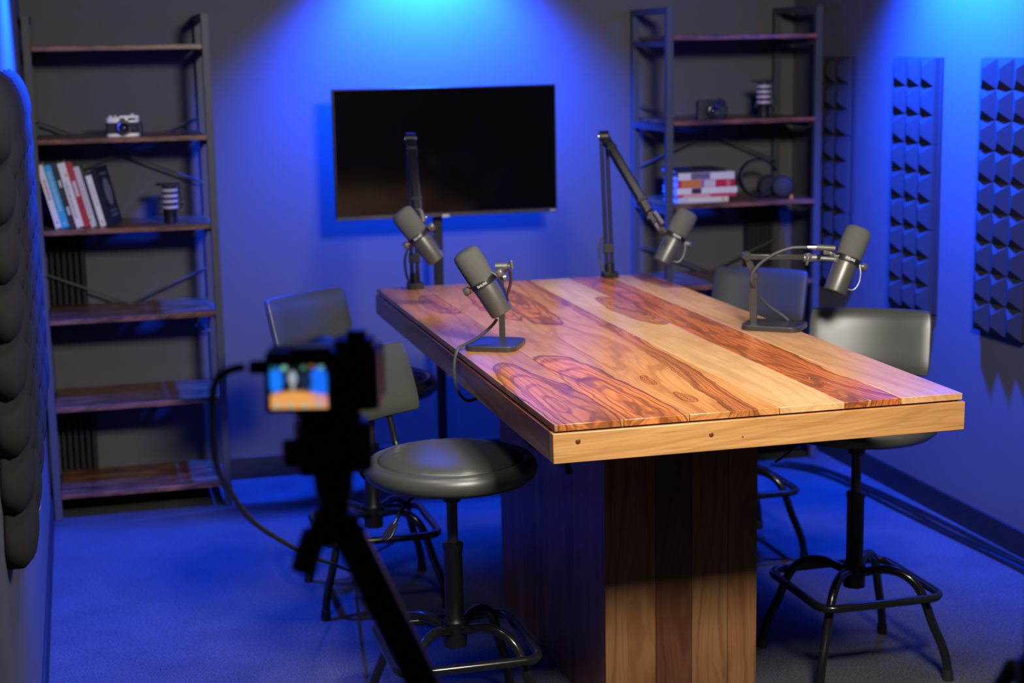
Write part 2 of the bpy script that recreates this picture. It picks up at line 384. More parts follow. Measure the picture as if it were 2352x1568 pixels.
# ------------------------------------------------------------------ stools
def make_stool():
    t = thing('drafting_stool', '', 'stool', (0, 0, 0), group='black drafting stools round the table')
    k = 1/math.sqrt(2)
    for sx in (-1, 1):
        for sy in (-1, 1):
            D = lambda r, z: (sx*k*r, sy*k*r, z)
            bm = BM()
            tube(bm, [D(0.012, 0.262), D(0.075, 0.283), D(0.125, 0.282), D(0.165, 0.262), D(0.192, 0.225), D(0.222, 0.15), D(0.248, 0.095), D(0.262, 0.05), D(0.266, 0.012)], 0.0125, 12, k=5)
            leg = mk('leg', bm, M['blackgloss'], t)
            bm = BM(); cyl(bm, D(0.265, 0.03), D(0.267, 0.0), 0.0145, 0.015, 14); mk('foot_cap', bm, M['rubber'], leg)
    bm = BM()
    pts = []
    h, rr = 0.178, 0.045
    for cx, cy, a0 in ((h-rr, h-rr, 0), (-h+rr, h-rr, PI/2), (-h+rr, -h+rr, PI), (h-rr, -h+rr, 1.5*PI)):
        for i in range(7):
            a = a0+PI/2*i/6; pts.append((cx+rr*math.cos(a), cy+rr*math.sin(a), 0.232))
    tube(bm, pts, 0.0115, 12, closed=True, k=2, smooth=False); mk('foot_ring', bm, M['blackgloss'], t)
    bm = BM(); lathe(bm, [(0.0, 0.225), (0.03, 0.225), (0.0305, 0.29), (0.0235, 0.30), (0.0235, 0.475), (0.026, 0.48), (0.026, 0.492), (0.017, 0.496)], 24); mk('column', bm, M['black'], t)
    bm = BM(); lathe(bm, [(0.0135, 0.49), (0.0135, 0.655), (0.0, 0.655)], 18); mk('gas_cylinder', bm, M['gas'], t)
    up = []
    bm = BM()   # seat: rounded rim with a seam groove, then a domed cushion
    lathe(bm, [(0.0, 0.655), (0.17, 0.655), (0.198, 0.660), (0.211, 0.671), (0.215, 0.684), (0.213, 0.697), (0.205, 0.708), (0.193, 0.713), (0.184, 0.712), (0.1805, 0.7075), (0.178, 0.7075)], 64)
    seat = mk('seat', bm, M['leather'], t, ang=60); up.append(seat)
    bm = BM()
    prof = [(0.181, 0.705), (0.1795, 0.711), (0.174, 0.716), (0.16, 0.7215), (0.13, 0.7265), (0.09, 0.729), (0.045, 0.730), (0, 0.7302)]
    n = 72; rings = []
    for r, z in prof:
        if r == 0: rings.append([bm.verts.new((0, 0, z))]); continue
        rings.append([bm.verts.new((r*math.cos(2*PI*q/n), r*math.sin(2*PI*q/n), z+(0.0016*math.sin(q*2.7)*math.sin(q*0.9) if 0.12 < r < 0.178 else 0))) for q in range(n)])
    for A, B in zip(rings, rings[1:]):
        for q in range(n):
            if len(B) == 1: bm.faces.new((A[q], A[(q+1) % n], B[0]))
            else: bm.faces.new((A[q], A[(q+1) % n], B[(q+1) % n], B[q]))
    mk('cushion', bm, M['leather'], seat, ang=70)
    bm = BM(); box(bm, (0, 0.02, 0.650), (0.15, 0.18, 0.012)); lathe(bm, [(0.022, 0.60), (0.03, 0.645)], 16); up.append(mk('seat_mount', bm, M['black'], t, bevel=0.002))
    # back rest: curved padded panel leaning back
    def bend(u, v, dpt):      # u across -1..1, v up 0..1
        return Vector((u*0.178, 0.252+0.05*v-0.032*u*u-dpt, 0.777+0.178*v))
    bm = BM(); nu, nv = 20, 12; grid = {}
    for side in (0, 1):
        for i in range(nu+1):
            for j in range(nv+1):
                u = -1+2*i/nu; v = j/nv
                eu = 1-abs(u)**8*0.04*(1+abs(2*v-1)**6); ev = (v-0.5)*(1-0.03*abs(u)**8)+0.5
                puff = (1-u**6)*(1-(2*v-1)**6)
                d = 0.012+0.014*puff if side == 0 else -0.008-0.006*puff
                grid[side, i, j] = bm.verts.new(bend(u*eu, ev, d))
    for i in range(nu):
        for j in range(nv):
            bm.faces.new([grid[0, i, j], grid[0, i+1, j], grid[0, i+1, j+1], grid[0, i, j+1]]); bm.faces.new([grid[1, i, j], grid[1, i, j+1], grid[1, i+1, j+1], grid[1, i+1, j]])
    for i in range(nu):
        for j in (0, nv): bm.faces.new([grid[0, i, j], grid[1, i, j], grid[1, i+1, j], grid[0, i+1, j]])
    for j in range(nv):
        for i in (0, nu): bm.faces.new([grid[0, i, j], grid[0, i, j+1], grid[1, i, j+1], grid[1, i, j]])
    up.append(mk('backrest', bm, M['leather'], t, bevel=0.004, ang=50))
    for sx in (-1, 1):
        bm = BM(); tube(bm, [(sx*0.075, 0.10, 0.648), (sx*0.078, 0.17, 0.648), (sx*0.08, 0.208, 0.655), (sx*0.08, 0.228, 0.69), (sx*0.08, 0.243, 0.745), (sx*0.08, 0.262, 0.81)], 0.0085, 10)
        up.append(mk('back_bar', bm, M['blackgloss'], t))
    bm = BM(); tube(bm, [(-0.03, 0.02, 0.645), (-0.10, 0.03, 0.64), (-0.155, 0.035, 0.612), (-0.19, 0.035, 0.582)], 0.0042, 8)
    lev = mk('lever', bm, M['blackgloss'], t); up.append(lev)
    bm = BM(); prism(bm, [(0.0, -0.008), (0.012, -0.012), (0.04, -0.014), (0.052, -0.008), (0.054, 0), (0.052, 0.008), (0.04, 0.014), (0.012, 0.012), (0.0, 0.008)], -0.003, 0.003,
                     align((-0.186, 0.035, 0.586), (0.62, 0, -0.78), (-0.78, 0, -0.62)))
    mk('lever_paddle', bm, M['black'], lev, bevel=0.002)
    for o in up: o['swivel'] = 1
    return t
stool0 = make_stool()
def place_stool(first, x, y, bdir, label, lower=0.0):
    s_ = stool0 if first else copy_tree(stool0)
    s_.location = (x, y, 0); s_['label'] = label
    a = math.atan2(bdir[1], bdir[0])-PI/2
    for ch in s_.children:
        if ch.get('swivel'): ch.rotation_euler = (0, 0, a); ch.location = (0, 0, -lower)
    return s_
place_stool(True, 0.635, 3.68, (-0.663, 0.743), 'black leather drafting stool nearest the table corner, in front of the tripod camera')
place_stool(False, 0.622, 4.775, (-0.60, 0.80), 'black leather drafting stool behind the tripod camera, far left side of the table', 0.008)
place_stool(False, 1.79, 3.79, (0.55, 0.83), 'black leather drafting stool at the near right side of the table')
place_stool(False, 1.868, 4.87, (0.70, 0.71), 'black leather drafting stool at the far right side of the table by the bookshelf', 0.022)
for o in bpy.data.objects:
    if 'swivel' in o: del o['swivel']

# ------------------------------------------------------------------ microphones
SHURE = None
def mic_shape(t, org, loc, axis, side, loop=True, face=(-0.25, -0.97, 0.0)):
    """broadcast microphone: axis = towards the windscreen tip, side = yoke pivot direction; parts are children of t"""
    global SHURE
    m = align(loc, axis, side)
    bm = BM(); lathe(bm, [(0.0, 0.010), (0.0335, 0.010), (0.0355, 0.016), (0.0368, 0.06), (0.0362, 0.088), (0.033, 0.096), (0.025, 0.101), (0.0, 0.103)], 32, m); mk('windscreen', bm, M['micfoam'], t, org, ang=50)
    bm = BM(); lathe(bm, [(0.0, -0.086), (0.027, -0.086), (0.0285, -0.0885), (0.0305, -0.0865), (0.0312, -0.08), (0.0335, -0.005), (0.0325, 0.0)], 36, m)
    body = mk('body', bm, M['micbody'], t, org)
    bm = BM(); lathe(bm, [(0.030, -0.002), (0.0352, -0.002), (0.0358, 0.0005), (0.0358, 0.0125), (0.0352, 0.015), (0.030, 0.015)], 36, m); band = mk('yoke_band', bm, M['black'], t, org)
    for z in (-0.0005, 0.0135):
        bm = BM(); lathe(bm, [(0.0355, z-0.0006), (0.0363, z), (0.0355, z+0.0006)], 36, m); mk('band_rim', bm, M['micmetal'], band, org)
    # knobs at both ends of the pivot
    for s_ in (-1, 1):
        bm = BM(); mm = m @ Matrix.Translation((s_*0.036, 0, 0.006)) @ Matrix.Rotation(s_*R(90), 4, 'Y')
        lathe(bm, [(0.0055, 0), (0.0055, 0.006)], 14, mm); kn = mk('pivot_washer', bm, M['brass'], t, org)
        bm = BM(); lathe(bm, [(0.0105, 0.006), (0.0112, 0.009), (0.0112, 0.019), (0.0095, 0.0215), (0, 0.0215)], 18, mm); mk('pivot_knob', bm, M['micmetal'], kn, org)
    # external lead along the body
    if loop:
        for dy in (-0.0035, 0.0035):
            bm = BM(); tube(bm, [m @ Vector(p) for p in ((0.0335, -0.012+dy, 0.020), (0.0415, -0.013+dy, 0.004), (0.040, -0.013+dy*0.9, -0.03), (0.0355, -0.012+dy*0.6, -0.058), (0.0325, -0.011+dy*0.2, -0.067))], 0.0019, 8, k=5)
            mk('external_lead', bm, M['black'], t, org)
    else:
        bm = BM(); tube(bm, [m @ Vector(p) for p in ((0.035, -0.004, 0.008), (0.046, -0.006, -0.012), (0.052, -0.006, -0.04), (0.046, -0.005, -0.062), (0.030, -0.004, -0.068))], 0.0021, 8); mk('external_lead', bm, M['micmetal'], t, org)
    # lettering on the band, turned to the front
    f = m.to_3x3().inverted() @ Vector(face); a = math.atan2(f.y, f.x)
    if SHURE is None:
        SHURE = text_mesh('SHURE', 0.0095); SHURE.materials.append(M['print_white'])
    o = bpy.data.objects.new('lettering', SHURE); COL.objects.link(o); o.parent = band
    q = m @ Matrix.Rotation(a, 4, 'Z') @ Matrix.Translation((0.0362, 0, 0.0065)) @ Matrix.Rotation(R(90), 4, 'Z') @ Matrix.Rotation(R(90), 4, 'X')
    o.matrix_local = Matrix.Translation(-Vector(org)) @ q
    return m
def base_plate(t, org, c, rz, sx, sy):
    bm = BM(); prism(bm, rrect(sx, sy, 0.028, 6), 0, 0.0145, Matrix.Translation(c) @ Matrix.Rotation(rz, 4, 'Z')); mk('base', bm, M['standgrey'], t, org, bevel=0.002)
CR = Vector((0.967, -0.2535, 0.0)); CF = Vector((0.2535, 0.967, 0.0)); UZ = Vector((0, 0, 1))   # right, away, up as seen from the door
def bar(bm, p0, p1, w_, d_, wdir):
    """flat bar from p0 to p1: w_ across wdir, d_ deep"""
    p0 = Vector(p0); p1 = Vector(p1); L_ = (p1-p0).length
    box(bm, (0, 0, L_/2), (w_, d_, L_), align(p0, p1-p0, wdir))

# microphone on a desk stand, left end of the near table
def desk_mic_near():
    org = (0.822, 3.943, TH)
    t = thing('desk_stand_microphone', 'grey broadcast microphone tilted left on a desk stand near the table corner', 'microphone', org)
    base_plate(t, org, (0.822, 3.945, TH), R(62), 0.150, 0.138)
    bm = BM(); bar(bm, (0.858, 4.012, TH+0.012), (0.856, 4.010, 1.118), 0.0165, 0.009, CR); mk('post', bm, M['standgrey'], t, org, bevel=0.002)
    bm = BM(); bar(bm, (0.858, 4.010, 1.112), (0.850, 3.955, 1.142), 0.014, 0.010, CR); mk('arm', bm, M['standgrey'], t, org, bevel=0.002)
    bm = BM(); cyl(bm, (0.828, 3.957, 1.142), (0.858, 3.949, 1.142), 0.011); jn = mk('tilt_joint', bm, M['micmetal'], t, org)
    bm = BM(); cyl(bm, (0.858, 3.949, 1.142), (0.866, 3.947, 1.143), 0.006); box(bm, (0, 0, 0), (0.008, 0.012, 0.024), Matrix.Translation((0.869, 3.946, 1.146)) @ Matrix.Rotation(R(-8), 4, 'Y')); mk('wing_nut', bm, M['micmetal'], jn, org, bevel=0.002)
    bm = BM(); bar(bm, (0.850, 3.952, 1.140), (0.822, 3.912, 1.122), 0.012, 0.012, CR); lathe(bm, [(0.010, -0.006), (0.010, 0.006)], 16, align((0.846, 3.938, 1.115), (1, 0, 0.2))); mk('yoke', bm, M['micmetal'], t, org, bevel=0.002)
    mic_shape(t, org, (0.784, 3.90, 1.106), CR*-0.50+UZ*0.865-CF*0.06, CR*0.865+UZ*0.5-CF*0.12, True, (-0.30, -0.95, -0.1))
    # microphone cable: out of the mic, down over the table edge and under it
    bm = BM(); tube(bm, [(0.835, 3.945, 1.125), (0.866, 3.965, 1.128), (0.877, 3.985, 1.10), (0.872, 4.005, 1.06), (0.860, 4.028, 1.02)], 0.0042, 8); mk('cable_loop', bm, plain('brown_cable', (0.05, 0.03, 0.025), 0.5), t, org)
    return t
desk_mic_near()
bm = BM(); tube(bm, [(0.834, 3.972, 1.000), (0.820, 3.97, 0.984), (0.795, 3.96, 0.967), (0.762, 3.93, 0.956), (0.732, 3.903, 0.9515), (0.709, 3.888, 0.9430), (0.698, 3.882, 0.922), (0.694, 3.88, 0.885), (0.700, 3.885, 0.845), (0.716, 3.90, 0.815), (0.745, 3.93, 0.795), (0.79, 3.97, 0.80), (0.83, 4.0, 0.83)], 0.0042, 10)
tag(mk('microphone_cable', bm, M['cable']), 'grey microphone cable curving down over the left edge of the table top', 'cable')

# microphone on a desk stand, right side of the table
def desk_mic_right():
    org = (1.615, 3.955, TH)
    t = thing('desk_stand_microphone', 'grey broadcast microphone tilted right on a goose-neck desk stand by the right stools', 'microphone', org)
    base_plate(t, org, (1.617, 3.955, TH), R(-38), 0.165, 0.128)
    px, py = 1.562, 3.972
    bm = BM(); bar(bm, (px, py, TH+0.012), (px, py, 1.085), 0.0205, 0.011, CR); mk('post', bm, M['standgrey'], t, org, bevel=0.002)
    bm = BM(); bar(bm, (px+0.004, py-0.006, 1.070), (px-0.026, py-0.004, 1.138), 0.018, 0.009, CR); mk('arm', bm, M['standgrey'], t, org, bevel=0.002)
    bm = BM(); bar(bm, (px-0.030, py-0.012, 1.132), (px+0.128, py-0.055, 1.128), 0.015, 0.009, UZ); mk('arm', bm, M['standgrey'], t, org, bevel=0.002)
    bm = BM(); cyl(bm, (px-0.027, py-0.018, 1.134), (px-0.022, py+0.004, 1.134), 0.012); mk('elbow_bolt', bm, M['standgrey'], t, org)
    bm = BM(); cyl(bm, (px+0.118, py-0.062, 1.127), (px+0.152, py-0.071, 1.127), 0.011); jn = mk('tilt_joint', bm, M['micmetal'], t, org)
    bm = BM(); cyl(bm, (px+0.128, py-0.078, 1.133), (px+0.130, py-0.062, 1.133), 0.009); box(bm, (0, 0, 0), (0.007, 0.006, 0.026), Matrix.Translation((px+0.123, py-0.080, 1.122)) @ Matrix.Rotation(R(18), 4, 'Y')); mk('wing_nut', bm, M['micmetal'], jn, org, bevel=0.0015)
    bm = BM(); cyl(bm, (px+0.152, py-0.071, 1.127), (px+0.164, py-0.074, 1.127), 0.009, 0.007); mk('thread_collar', bm, M['chrome'], jn, org)
    bm = BM(); cyl(bm, (px+0.160, py-0.073, 1.126), (px+0.202, py-0.086, 1.122), 0.0072); mk('mount_tube', bm, M['micmetal'], t, org)
    bm = BM(); bar(bm, (px+0.196, py-0.085, 1.124), (px+0.224, py-0.092, 1.126), 0.020, 0.012, UZ); mk('yoke', bm, M['micmetal'], t, org, bevel=0.002)
    mic_shape(t, org, (px+0.236, py-0.082, 1.112), CR*0.395+UZ*0.90+CF*0.20, CR*0.90-UZ*0.38, False, (-0.30, -0.95, 0))
    bm = BM(); bar(bm, (px+0.168, py-0.080, 1.142), (px+0.186, py-0.084, 1.141), 0.010, 0.008, UZ); mk('connector_clip', bm, M['micmetal'], t, org, bevel=0.001)
    bm = BM(); cyl(bm, (px+0.150, py-0.072, 1.156), (px+0.200, py-0.085, 1.152), 0.0088); con = mk('cable_connector', bm, M['micmetal'], t, org)
    bm = BM(); cyl(bm, (px+0.128, py-0.066, 1.157), (px+0.150, py-0.072, 1.156), 0.0062, 0.0075); mk('connector_boot', bm, M['chrome'], con, org)
    bm = BM(); tube(bm, [(px+0.130, py-0.067, 1.1565), (px+0.085, py-0.054, 1.155), (px+0.045, py-0.040, 1.140), (px+0.010, py-0.026, 1.115), (px-0.012, py-0.018, 1.085), (px-0.008, py-0.012, 1.055), (px+0.014, py+0.012, 1.03), (px+0.030, py+0.02, 1.01),
                             (px+0.06, py+0.02, 0.982), (px+0.09, py+0.01, 0.960), (px+0.105, py+0.0, 0.9455)], 0.0045, 10); mk('cable', bm, M['cable'], t, org)
    return t
desk_mic_right()

# boom arms clamped to the far end of the table
def boom(name, label, foot, elbow, tip, mic, axis, side, lead, face):
    org = (foot[0], foot[1], TH)
    t = thing(name, label, 'microphone', org)
    f = Vector(foot); e = Vector(elbow); p = Vector(tip)
    bm = BM(); box(bm, (f.x, f.y-0.005, TH+0.010), (0.05, 0.045, 0.02)); cyl(bm, (f.x, f.y, TH+0.018), (f.x, f.y, TH+0.05), 0.017); cl = mk('table_clamp', bm, M['black'], t, org, bevel=0.002)
    dl = (e-f).normalized(); du = (p-e).normalized()
    s_ = CR*0.009
    for k in (-1, 1):
        bm = BM(); cyl(bm, f+Vector((0, 0, 0.045))+s_*k, e-dl*0.02+s_*k, 0.0065, n=10); mk('lower_arm', bm, M['black'], t, org)
    bm = BM(); box(bm, (0, 0, 0), (0.036, 0.018, 0.03), align(f+dl*0.10, dl, CR)); mk('arm_bracket', bm, M['black'], t, org, bevel=0.002)
    bm = BM(); cyl(bm, e-CR*0.016, e+CR*0.016, 0.018); box(bm, (0, 0, 0), (0.03, 0.022, 0.05), align(e+du*0.022, du, CR)); eb = mk('elbow', bm, M['black'], t, org, bevel=0.002)
    bm = BM(); cyl(bm, e-CR*0.019, e+CR*0.019, 0.006); mk('elbow_bolt', bm, M['chrome'], eb, org)
    bm = BM(); bar(bm, e+du*0.03, p-du*0.02, 0.030, 0.030, CR); mk('upper_arm', bm, M['black'], t, org, bevel=0.006)
    for q in (0.16, 0.80):
        bm = BM(); box(bm, (0, 0, 0), (0.034, 0.034, 0.012), align(e+(p-e)*q, du, CR)); mk('cable_strap', bm, M['rubber'], t, org, bevel=0.002)
    bm = BM(); box(bm, (0, 0, 0), (0.020, 0.018, 0.045), align(p, du, CR)); cyl(bm, p+CR*-0.018, p+CR*0.018, 0.009); wr = mk('wrist', bm, M['black'], t, org, bevel=0.002)
    bm = BM(); cyl(bm, p+CR*0.016-CF*0.002, p+CR*0.026-CF*0.002, 0.0075); mk('wrist_bolt', bm, M['chrome'], wr, org)
    mv = Vector(mic); sd = Vector(side).normalized()
    q = mv + sd*lead
    bm = BM(); tube(bm, [p+du*0.012, p+du*0.03+(q-p)*0.25, q+sd*0.006, q-sd*0.006], 0.0075, 10); mk('yoke', bm, M['micmetal'], t, org)
    bm = BM(); cyl(bm, p+du*0.005+UZ*0.022+CR*0.006, p+du*0.055+UZ*0.022+CR*0.010, 0.0085); mk('cable_connector', bm, M['micmetal'], t, org)
    mic_shape(t, org, mic, axis, side, lead > 0, face)
    bm = BM(); tube(bm, [f+dl*0.14-CR*0.016, f+dl*0.10-CR*0.03, f+dl*0.05-CR*0.028, f+dl*0.012-CR*0.014-CF*0.02], 0.0045, 8); mk('cable', bm, M['cable'], t, org)
    return t
BOOML = boom('boom_arm_microphone', 'grey broadcast microphone on a boom arm in front of the television', (0.836, 5.072, 0.93), (0.838, 5.085, 1.418), (0.800, 4.80, 1.190), (0.793, 4.76, 1.134), CR*-0.575+UZ*0.815-CF*0.05, CR*0.815+UZ*0.575, 0.042, (-0.3, -0.95, 0))
BOOMR = boom('boom_arm_microphone', 'grey broadcast microphone on a boom arm in front of the right bookshelf', (1.508, 5.075, 0.93), (1.494, 5.08, 1.406), (1.585, 4.86, 1.150), (1.662, 4.86, 1.078), CR*0.48+UZ*0.86+CF*0.18, CR*0.86-UZ*0.45, -0.042, (-0.3, -0.95, 0))

# ------------------------------------------------------------------ television and stand
def make_tv():
    x0, x1, z0, z1, y = 0.725, 1.598, 1.066, 1.560, 6.0
    org = ((x0+x1)/2, y, z0)
    t = thing('television', 'wide black flat-screen television with dark glossy screen below the cyan wall light', 'television', org)
    bm = BM(); box2(bm, (x0, y, z0), (x1, y+0.03, z1)); mk('housing', bm, M['black'], t, org, bevel=0.003)
    bm = BM(); box2(bm, (x0+0.20, y+0.03, z0+0.05), (x1-0.20, y+0.06, z0+0.32)); mk('rear_case', bm, M['black'], t, org, bevel=0.01)
    bm = BM(); box2(bm, (x0+0.006, y-0.0012, z0+0.016), (x1-0.006, y+0.001, z1-0.006)); mk('screen', bm, M['screen'], t, org)
    bm = BM(); box2(bm, (x0, y-0.003, z0), (x1, y+0.002, z0+0.013)); mk('lower_bezel', bm, M['bezel'], t, org, bevel=0.001)
    bm = BM(); box2(bm, (x0+0.41, y-0.005, z0-0.004), (x0+0.438, y-0.001, z0+0.008)); mk('badge', bm, M['silver'], t, org, bevel=0.001)
    bm = BM(); box2(bm, (x1-0.03, y-0.0045, z0+0.003), (x1-0.006, y-0.002, z0+0.010)); mk('status_light_window', bm, M['silver'], t, org)
    org = (1.135, 6.09, 0)
    s_ = thing('television_stand', 'black pole stand with low feet carrying the television', 'stand', org)
    bm = BM(); box2(bm, (1.118, 6.075, 0.02), (1.152, 6.105, 1.40)); mk('pole', bm, M['black'], s_, org, bevel=0.003)
    bm = BM(); box2(bm, (1.00, 6.061, 1.12), (1.27, 6.076, 1.36)); mk('mounting_plate', bm, M['black'], s_, org, bevel=0.002)
    for x in (0.94, 1.315):
        bm = BM(); box2(bm, (x-0.02, 5.88, 0.0), (x+0.02, 6.28, 0.028)); mk('foot', bm, M['black'], s_, org, bevel=0.004)
    bm = BM(); box2(bm, (0.94, 6.068, 0.01), (1.315, 6.112, 0.04)); mk('crossbar', bm, M['black'], s_, org, bevel=0.003)
make_tv()

# ------------------------------------------------------------------ bookshelves
SZ = [0.090, 0.418, 0.745, 1.072, 1.399, 1.727]
def make_shelf(x0, x1, y0, y1, label):
    org = ((x0+x1)/2, (y0+y1)/2, 0)
    t = thing('bookshelf', label, 'bookshelf', org, group='tall open bookshelves')
    pw, top = 0.028, 1.845
    for x in (x0, x1-pw):
        for y in (y0, y1-pw):
            bm = BM(); box2(bm, (x, y, 0), (x+pw, y+pw, top)); mk('post', bm, M['steel'], t, org, bevel=0.0015)
        bm = BM(); box2(bm, (x, y0+pw, top-0.025), (x+pw, y1-pw, top)); mk('top_rail', bm, M['steel'], t, org, bevel=0.0015)
        for z in SZ:
            bm = BM(); box2(bm, (x+0.002, y0+pw, z-0.033), (x+pw-0.002, y1-pw, z-0.0105)); mk('side_rail', bm, M['steel'], t, org)
    for z in SZ:
        bm = BM(); box2(bm, (x0+pw+0.0005, y0-0.004, z-0.009), (x1-pw-0.0005, y1-0.004, z+0.009)); mk('shelf_board', bm, M['rustic'], t, org, bevel=0.0015)
    for zc in (1.335, 0.752):
        for s_ in (-1, 1):
            bm = BM(); a = Vector((x0+pw, y1-0.055, zc-0.125*s_)); b = Vector((x1-pw, y1-0.055, zc+0.125*s_))
            tube(bm, [a, b], 0.0045, 8, smooth=False); mk('cross_brace', bm, M['steel'], t, org)
        bm = BM(); lathe(bm, [(0.009, 0), (0.009, 0.006), (0, 0.008)], 12, align(((x0+x1)/2, y1-0.060, zc), (0, -1, 0))); mk('brace_bolt', bm, M['steel'], t, org)
    return t
make_shelf(-0.374, 0.279, 5.955, 6.334, 'tall open steel and dark wood bookshelf on the left with a silver camera')
make_shelf(2.020, 2.678, 5.905, 6.334, 'tall open steel and dark wood bookshelf on the right with headphones')

# books leaning on the left shelf
def book(name, label, w_, d_, h_, col, loc, rot, marks=(), group=None, rough=0.45):
    """spine faces -y; origin at the bottom left front corner of the spine"""
    t = thing(name, label, 'book', loc, group=group); t.rotation_euler = rot
    cm = plain('book_cover', col, rough)
    bm = BM(); box2(bm, (0, 0, 0), (w_, 0.0025, h_)); box2(bm, (0, 0.0026, 0), (0.002, d_, h_)); box2(bm, (w_-0.002, 0.0026, 0), (w_, d_, h_)); mk('cover', bm, cm, t, smooth=False)
    bm = BM(); box2(bm, (0.0022, 0.003, 0.003), (w_-0.0022, d_-0.003, h_-0.003)); mk('pages', bm, M['paper'], t, smooth=False)
    for (a, b, c, d, mc) in marks:       # spine print: across 0..1, up 0..1
        bm = BM(); box2(bm, (a*w_, -0.0005, b*h_), (c*w_, 0.0002, d*h_)); mk('spine_print', bm, plain('spine_ink', mc, 0.55), t, smooth=False)
    return t
def letters(b0, b1, n, c, a0=0.25, a1=0.75):
    out = []
    for i in range(n):
        z = b0+(b1-b0)*i/n; k = (i*37 % 5)/5*0.12
        out.append((a0+k*0.5, z, a1-k, z+(b1-b0)/n*0.55, c))
    return out
LEAN = R(-13.2)
WH = (0.86, 0.84, 0.82); BK = (0.012, 0.012, 0.014)
gap = 0.0006
xb = -0.303
ZB = 1.0812
specs = [
    (0.0215, 0.236, WH, letters(0.45, 0.78, 10, (0.45, 0.06, 0.10), 0.3, 0.75)+[(0.3, 0.08, 0.7, 0.10, (0.1, 0.1, 0.3))], 'white spined book leaning left of the cyan one'),
    (0.0265, 0.233, (0.01, 0.45, 0.80), letters(0.28, 0.92, 16, (0.5, 0.66, 0.72))+[(0.35, 0.06, 0.65, 0.085, (0.6, 0.6, 0.65))], 'bright cyan spined book leaning in the row'),
    (0.0225, 0.236, BK, [(0.35, 0.64, 0.8, 0.75, (0.6, 0.6, 0.6)), (0.35, 0.20, 0.8, 0.33, (0.6, 0.6, 0.6))], 'thick black spined book leaning between the cyan and the thick white book'),
    (0.0270, 0.241, WH, letters(0.15, 0.72, 18, (0.28, 0.27, 0.33), 0.18, 0.55)+[(0.55, 0.78, 0.85, 0.83, (0.75, 0.4, 0.1))], 'thickest white spined book leaning beside the red one'),
    (0.0225, 0.241, (0.50, 0.015, 0.03), [(0.2, 0.48, 0.75, 0.72, (0.70, 0.62, 0.62))]+letters(0.30, 0.44, 5, (0.25, 0.01, 0.02)), 'red spined book with a white title block leaning in the row'),
    (0.0205, 0.226, (0.66, 0.63, 0.66), letters(0.2, 0.7, 14, (0.4, 0.38, 0.45), 0.3, 0.6)+[(0.0, 0.10, 0.3, 0.14, (0.05, 0.3, 0.1))], 'thin white spined book leaning just right of the red one'),
    (0.0110, 0.223, BK, (), 'thin black book leaning between the two slim white books'),
    (0.0205, 0.192, WH, letters(0.4, 0.85, 10, (0.55, 0.35, 0.40), 0.35, 0.7)+[(0.3, 0.05, 0.7, 0.12, (0.6, 0.45, 0.48))], 'short white spined book leaning beside the black one with the oval'),
]
for w_, h_, c, mks, lab in specs:
    book('book', lab, w_, 0.165, h_, c, (xb, 6.02, ZB), (0, LEAN, 0), mks, 'leaning books on the left shelf'); xb += w_/math.cos(LEAN)+gap
t = book('book', 'black book with a pale oval on its cover in the leaning row', 0.019, 0.15, 0.218, BK, (xb+0.0, 6.03, ZB), (0, LEAN, R(-17)), (), 'leaning books on the left shelf')
bm = BM(); lathe(bm, [(1, 0), (1, 0.0006), (0, 0.0007)], 28, Matrix.Translation((0.019, 0.075, 0.122)) @ Matrix.Rotation(R(90), 4, 'Y') @ Matrix.Diagonal((0.052, 0.040, 1, 1)))
mk('cover_oval', bm, plain('oval_print', (0.22, 0.21, 0.21), 0.6, var=0.5, bscale=250), t)
for z, n in ((0.185, 1), (0.045, 2), (0.028, 2)):
    bm = BM(); box2(bm, (0.0189, 0.035, z), (0.0195, 0.115, z+0.010)); mk('cover_print', bm, plain('cover_ink', (0.13, 0.125, 0.14), 0.6, var=0.7, bscale=300), t)

# stack of books lying on the right shelf
z = 1.0812
SB = [  # height, x0, x1, colour, bands (x0,x1 in 0..1, colour), label
    (0.020, 2.086, 2.300, (0.78, 0.76, 0.74), [(0.86, 0.93, (0.7, 0.6, 0.3)), (0.0, 0.2, (0.55, 0.65, 0.8))], 'white spined book at the bottom of the lying stack'),
    (0.013, 2.084, 2.334, (0.62, 0.06, 0.08), [(0.1, 0.55, (0.8, 0.45, 0.45))], 'thin red spined book lying second from the bottom of the stack'),
    (0.024, 2.082, 2.338, (0.80, 0.80, 0.80), [(0.24, 0.40, (0.03, 0.02, 0.05))], 'white spined book with a dark block in the middle of the lying stack'),
    (0.031, 2.086, 2.326, (0.60, 0.02, 0.05), [(0.06, 0.42, (0.72, 0.22, 0.03)), (0.42, 0.455, (0.03, 0.10, 0.6)), (0.455, 0.66, (0.66, 0.60, 0.64)), (0.86, 0.92, (0.65, 0.2, 0.22))], 'orange, white and red spined book in the lying stack'),
    (0.029, 2.088, 2.326, (0.76, 0.74, 0.72), [(0.22, 0.56, (0.16, 0.13, 0.22))], 'white spined book with a dark title lying near the top of the stack'),
    (0.012, 2.075, 2.290, (0.015, 0.015, 0.02), [], 'thin black book lying on top of the stack'),
]
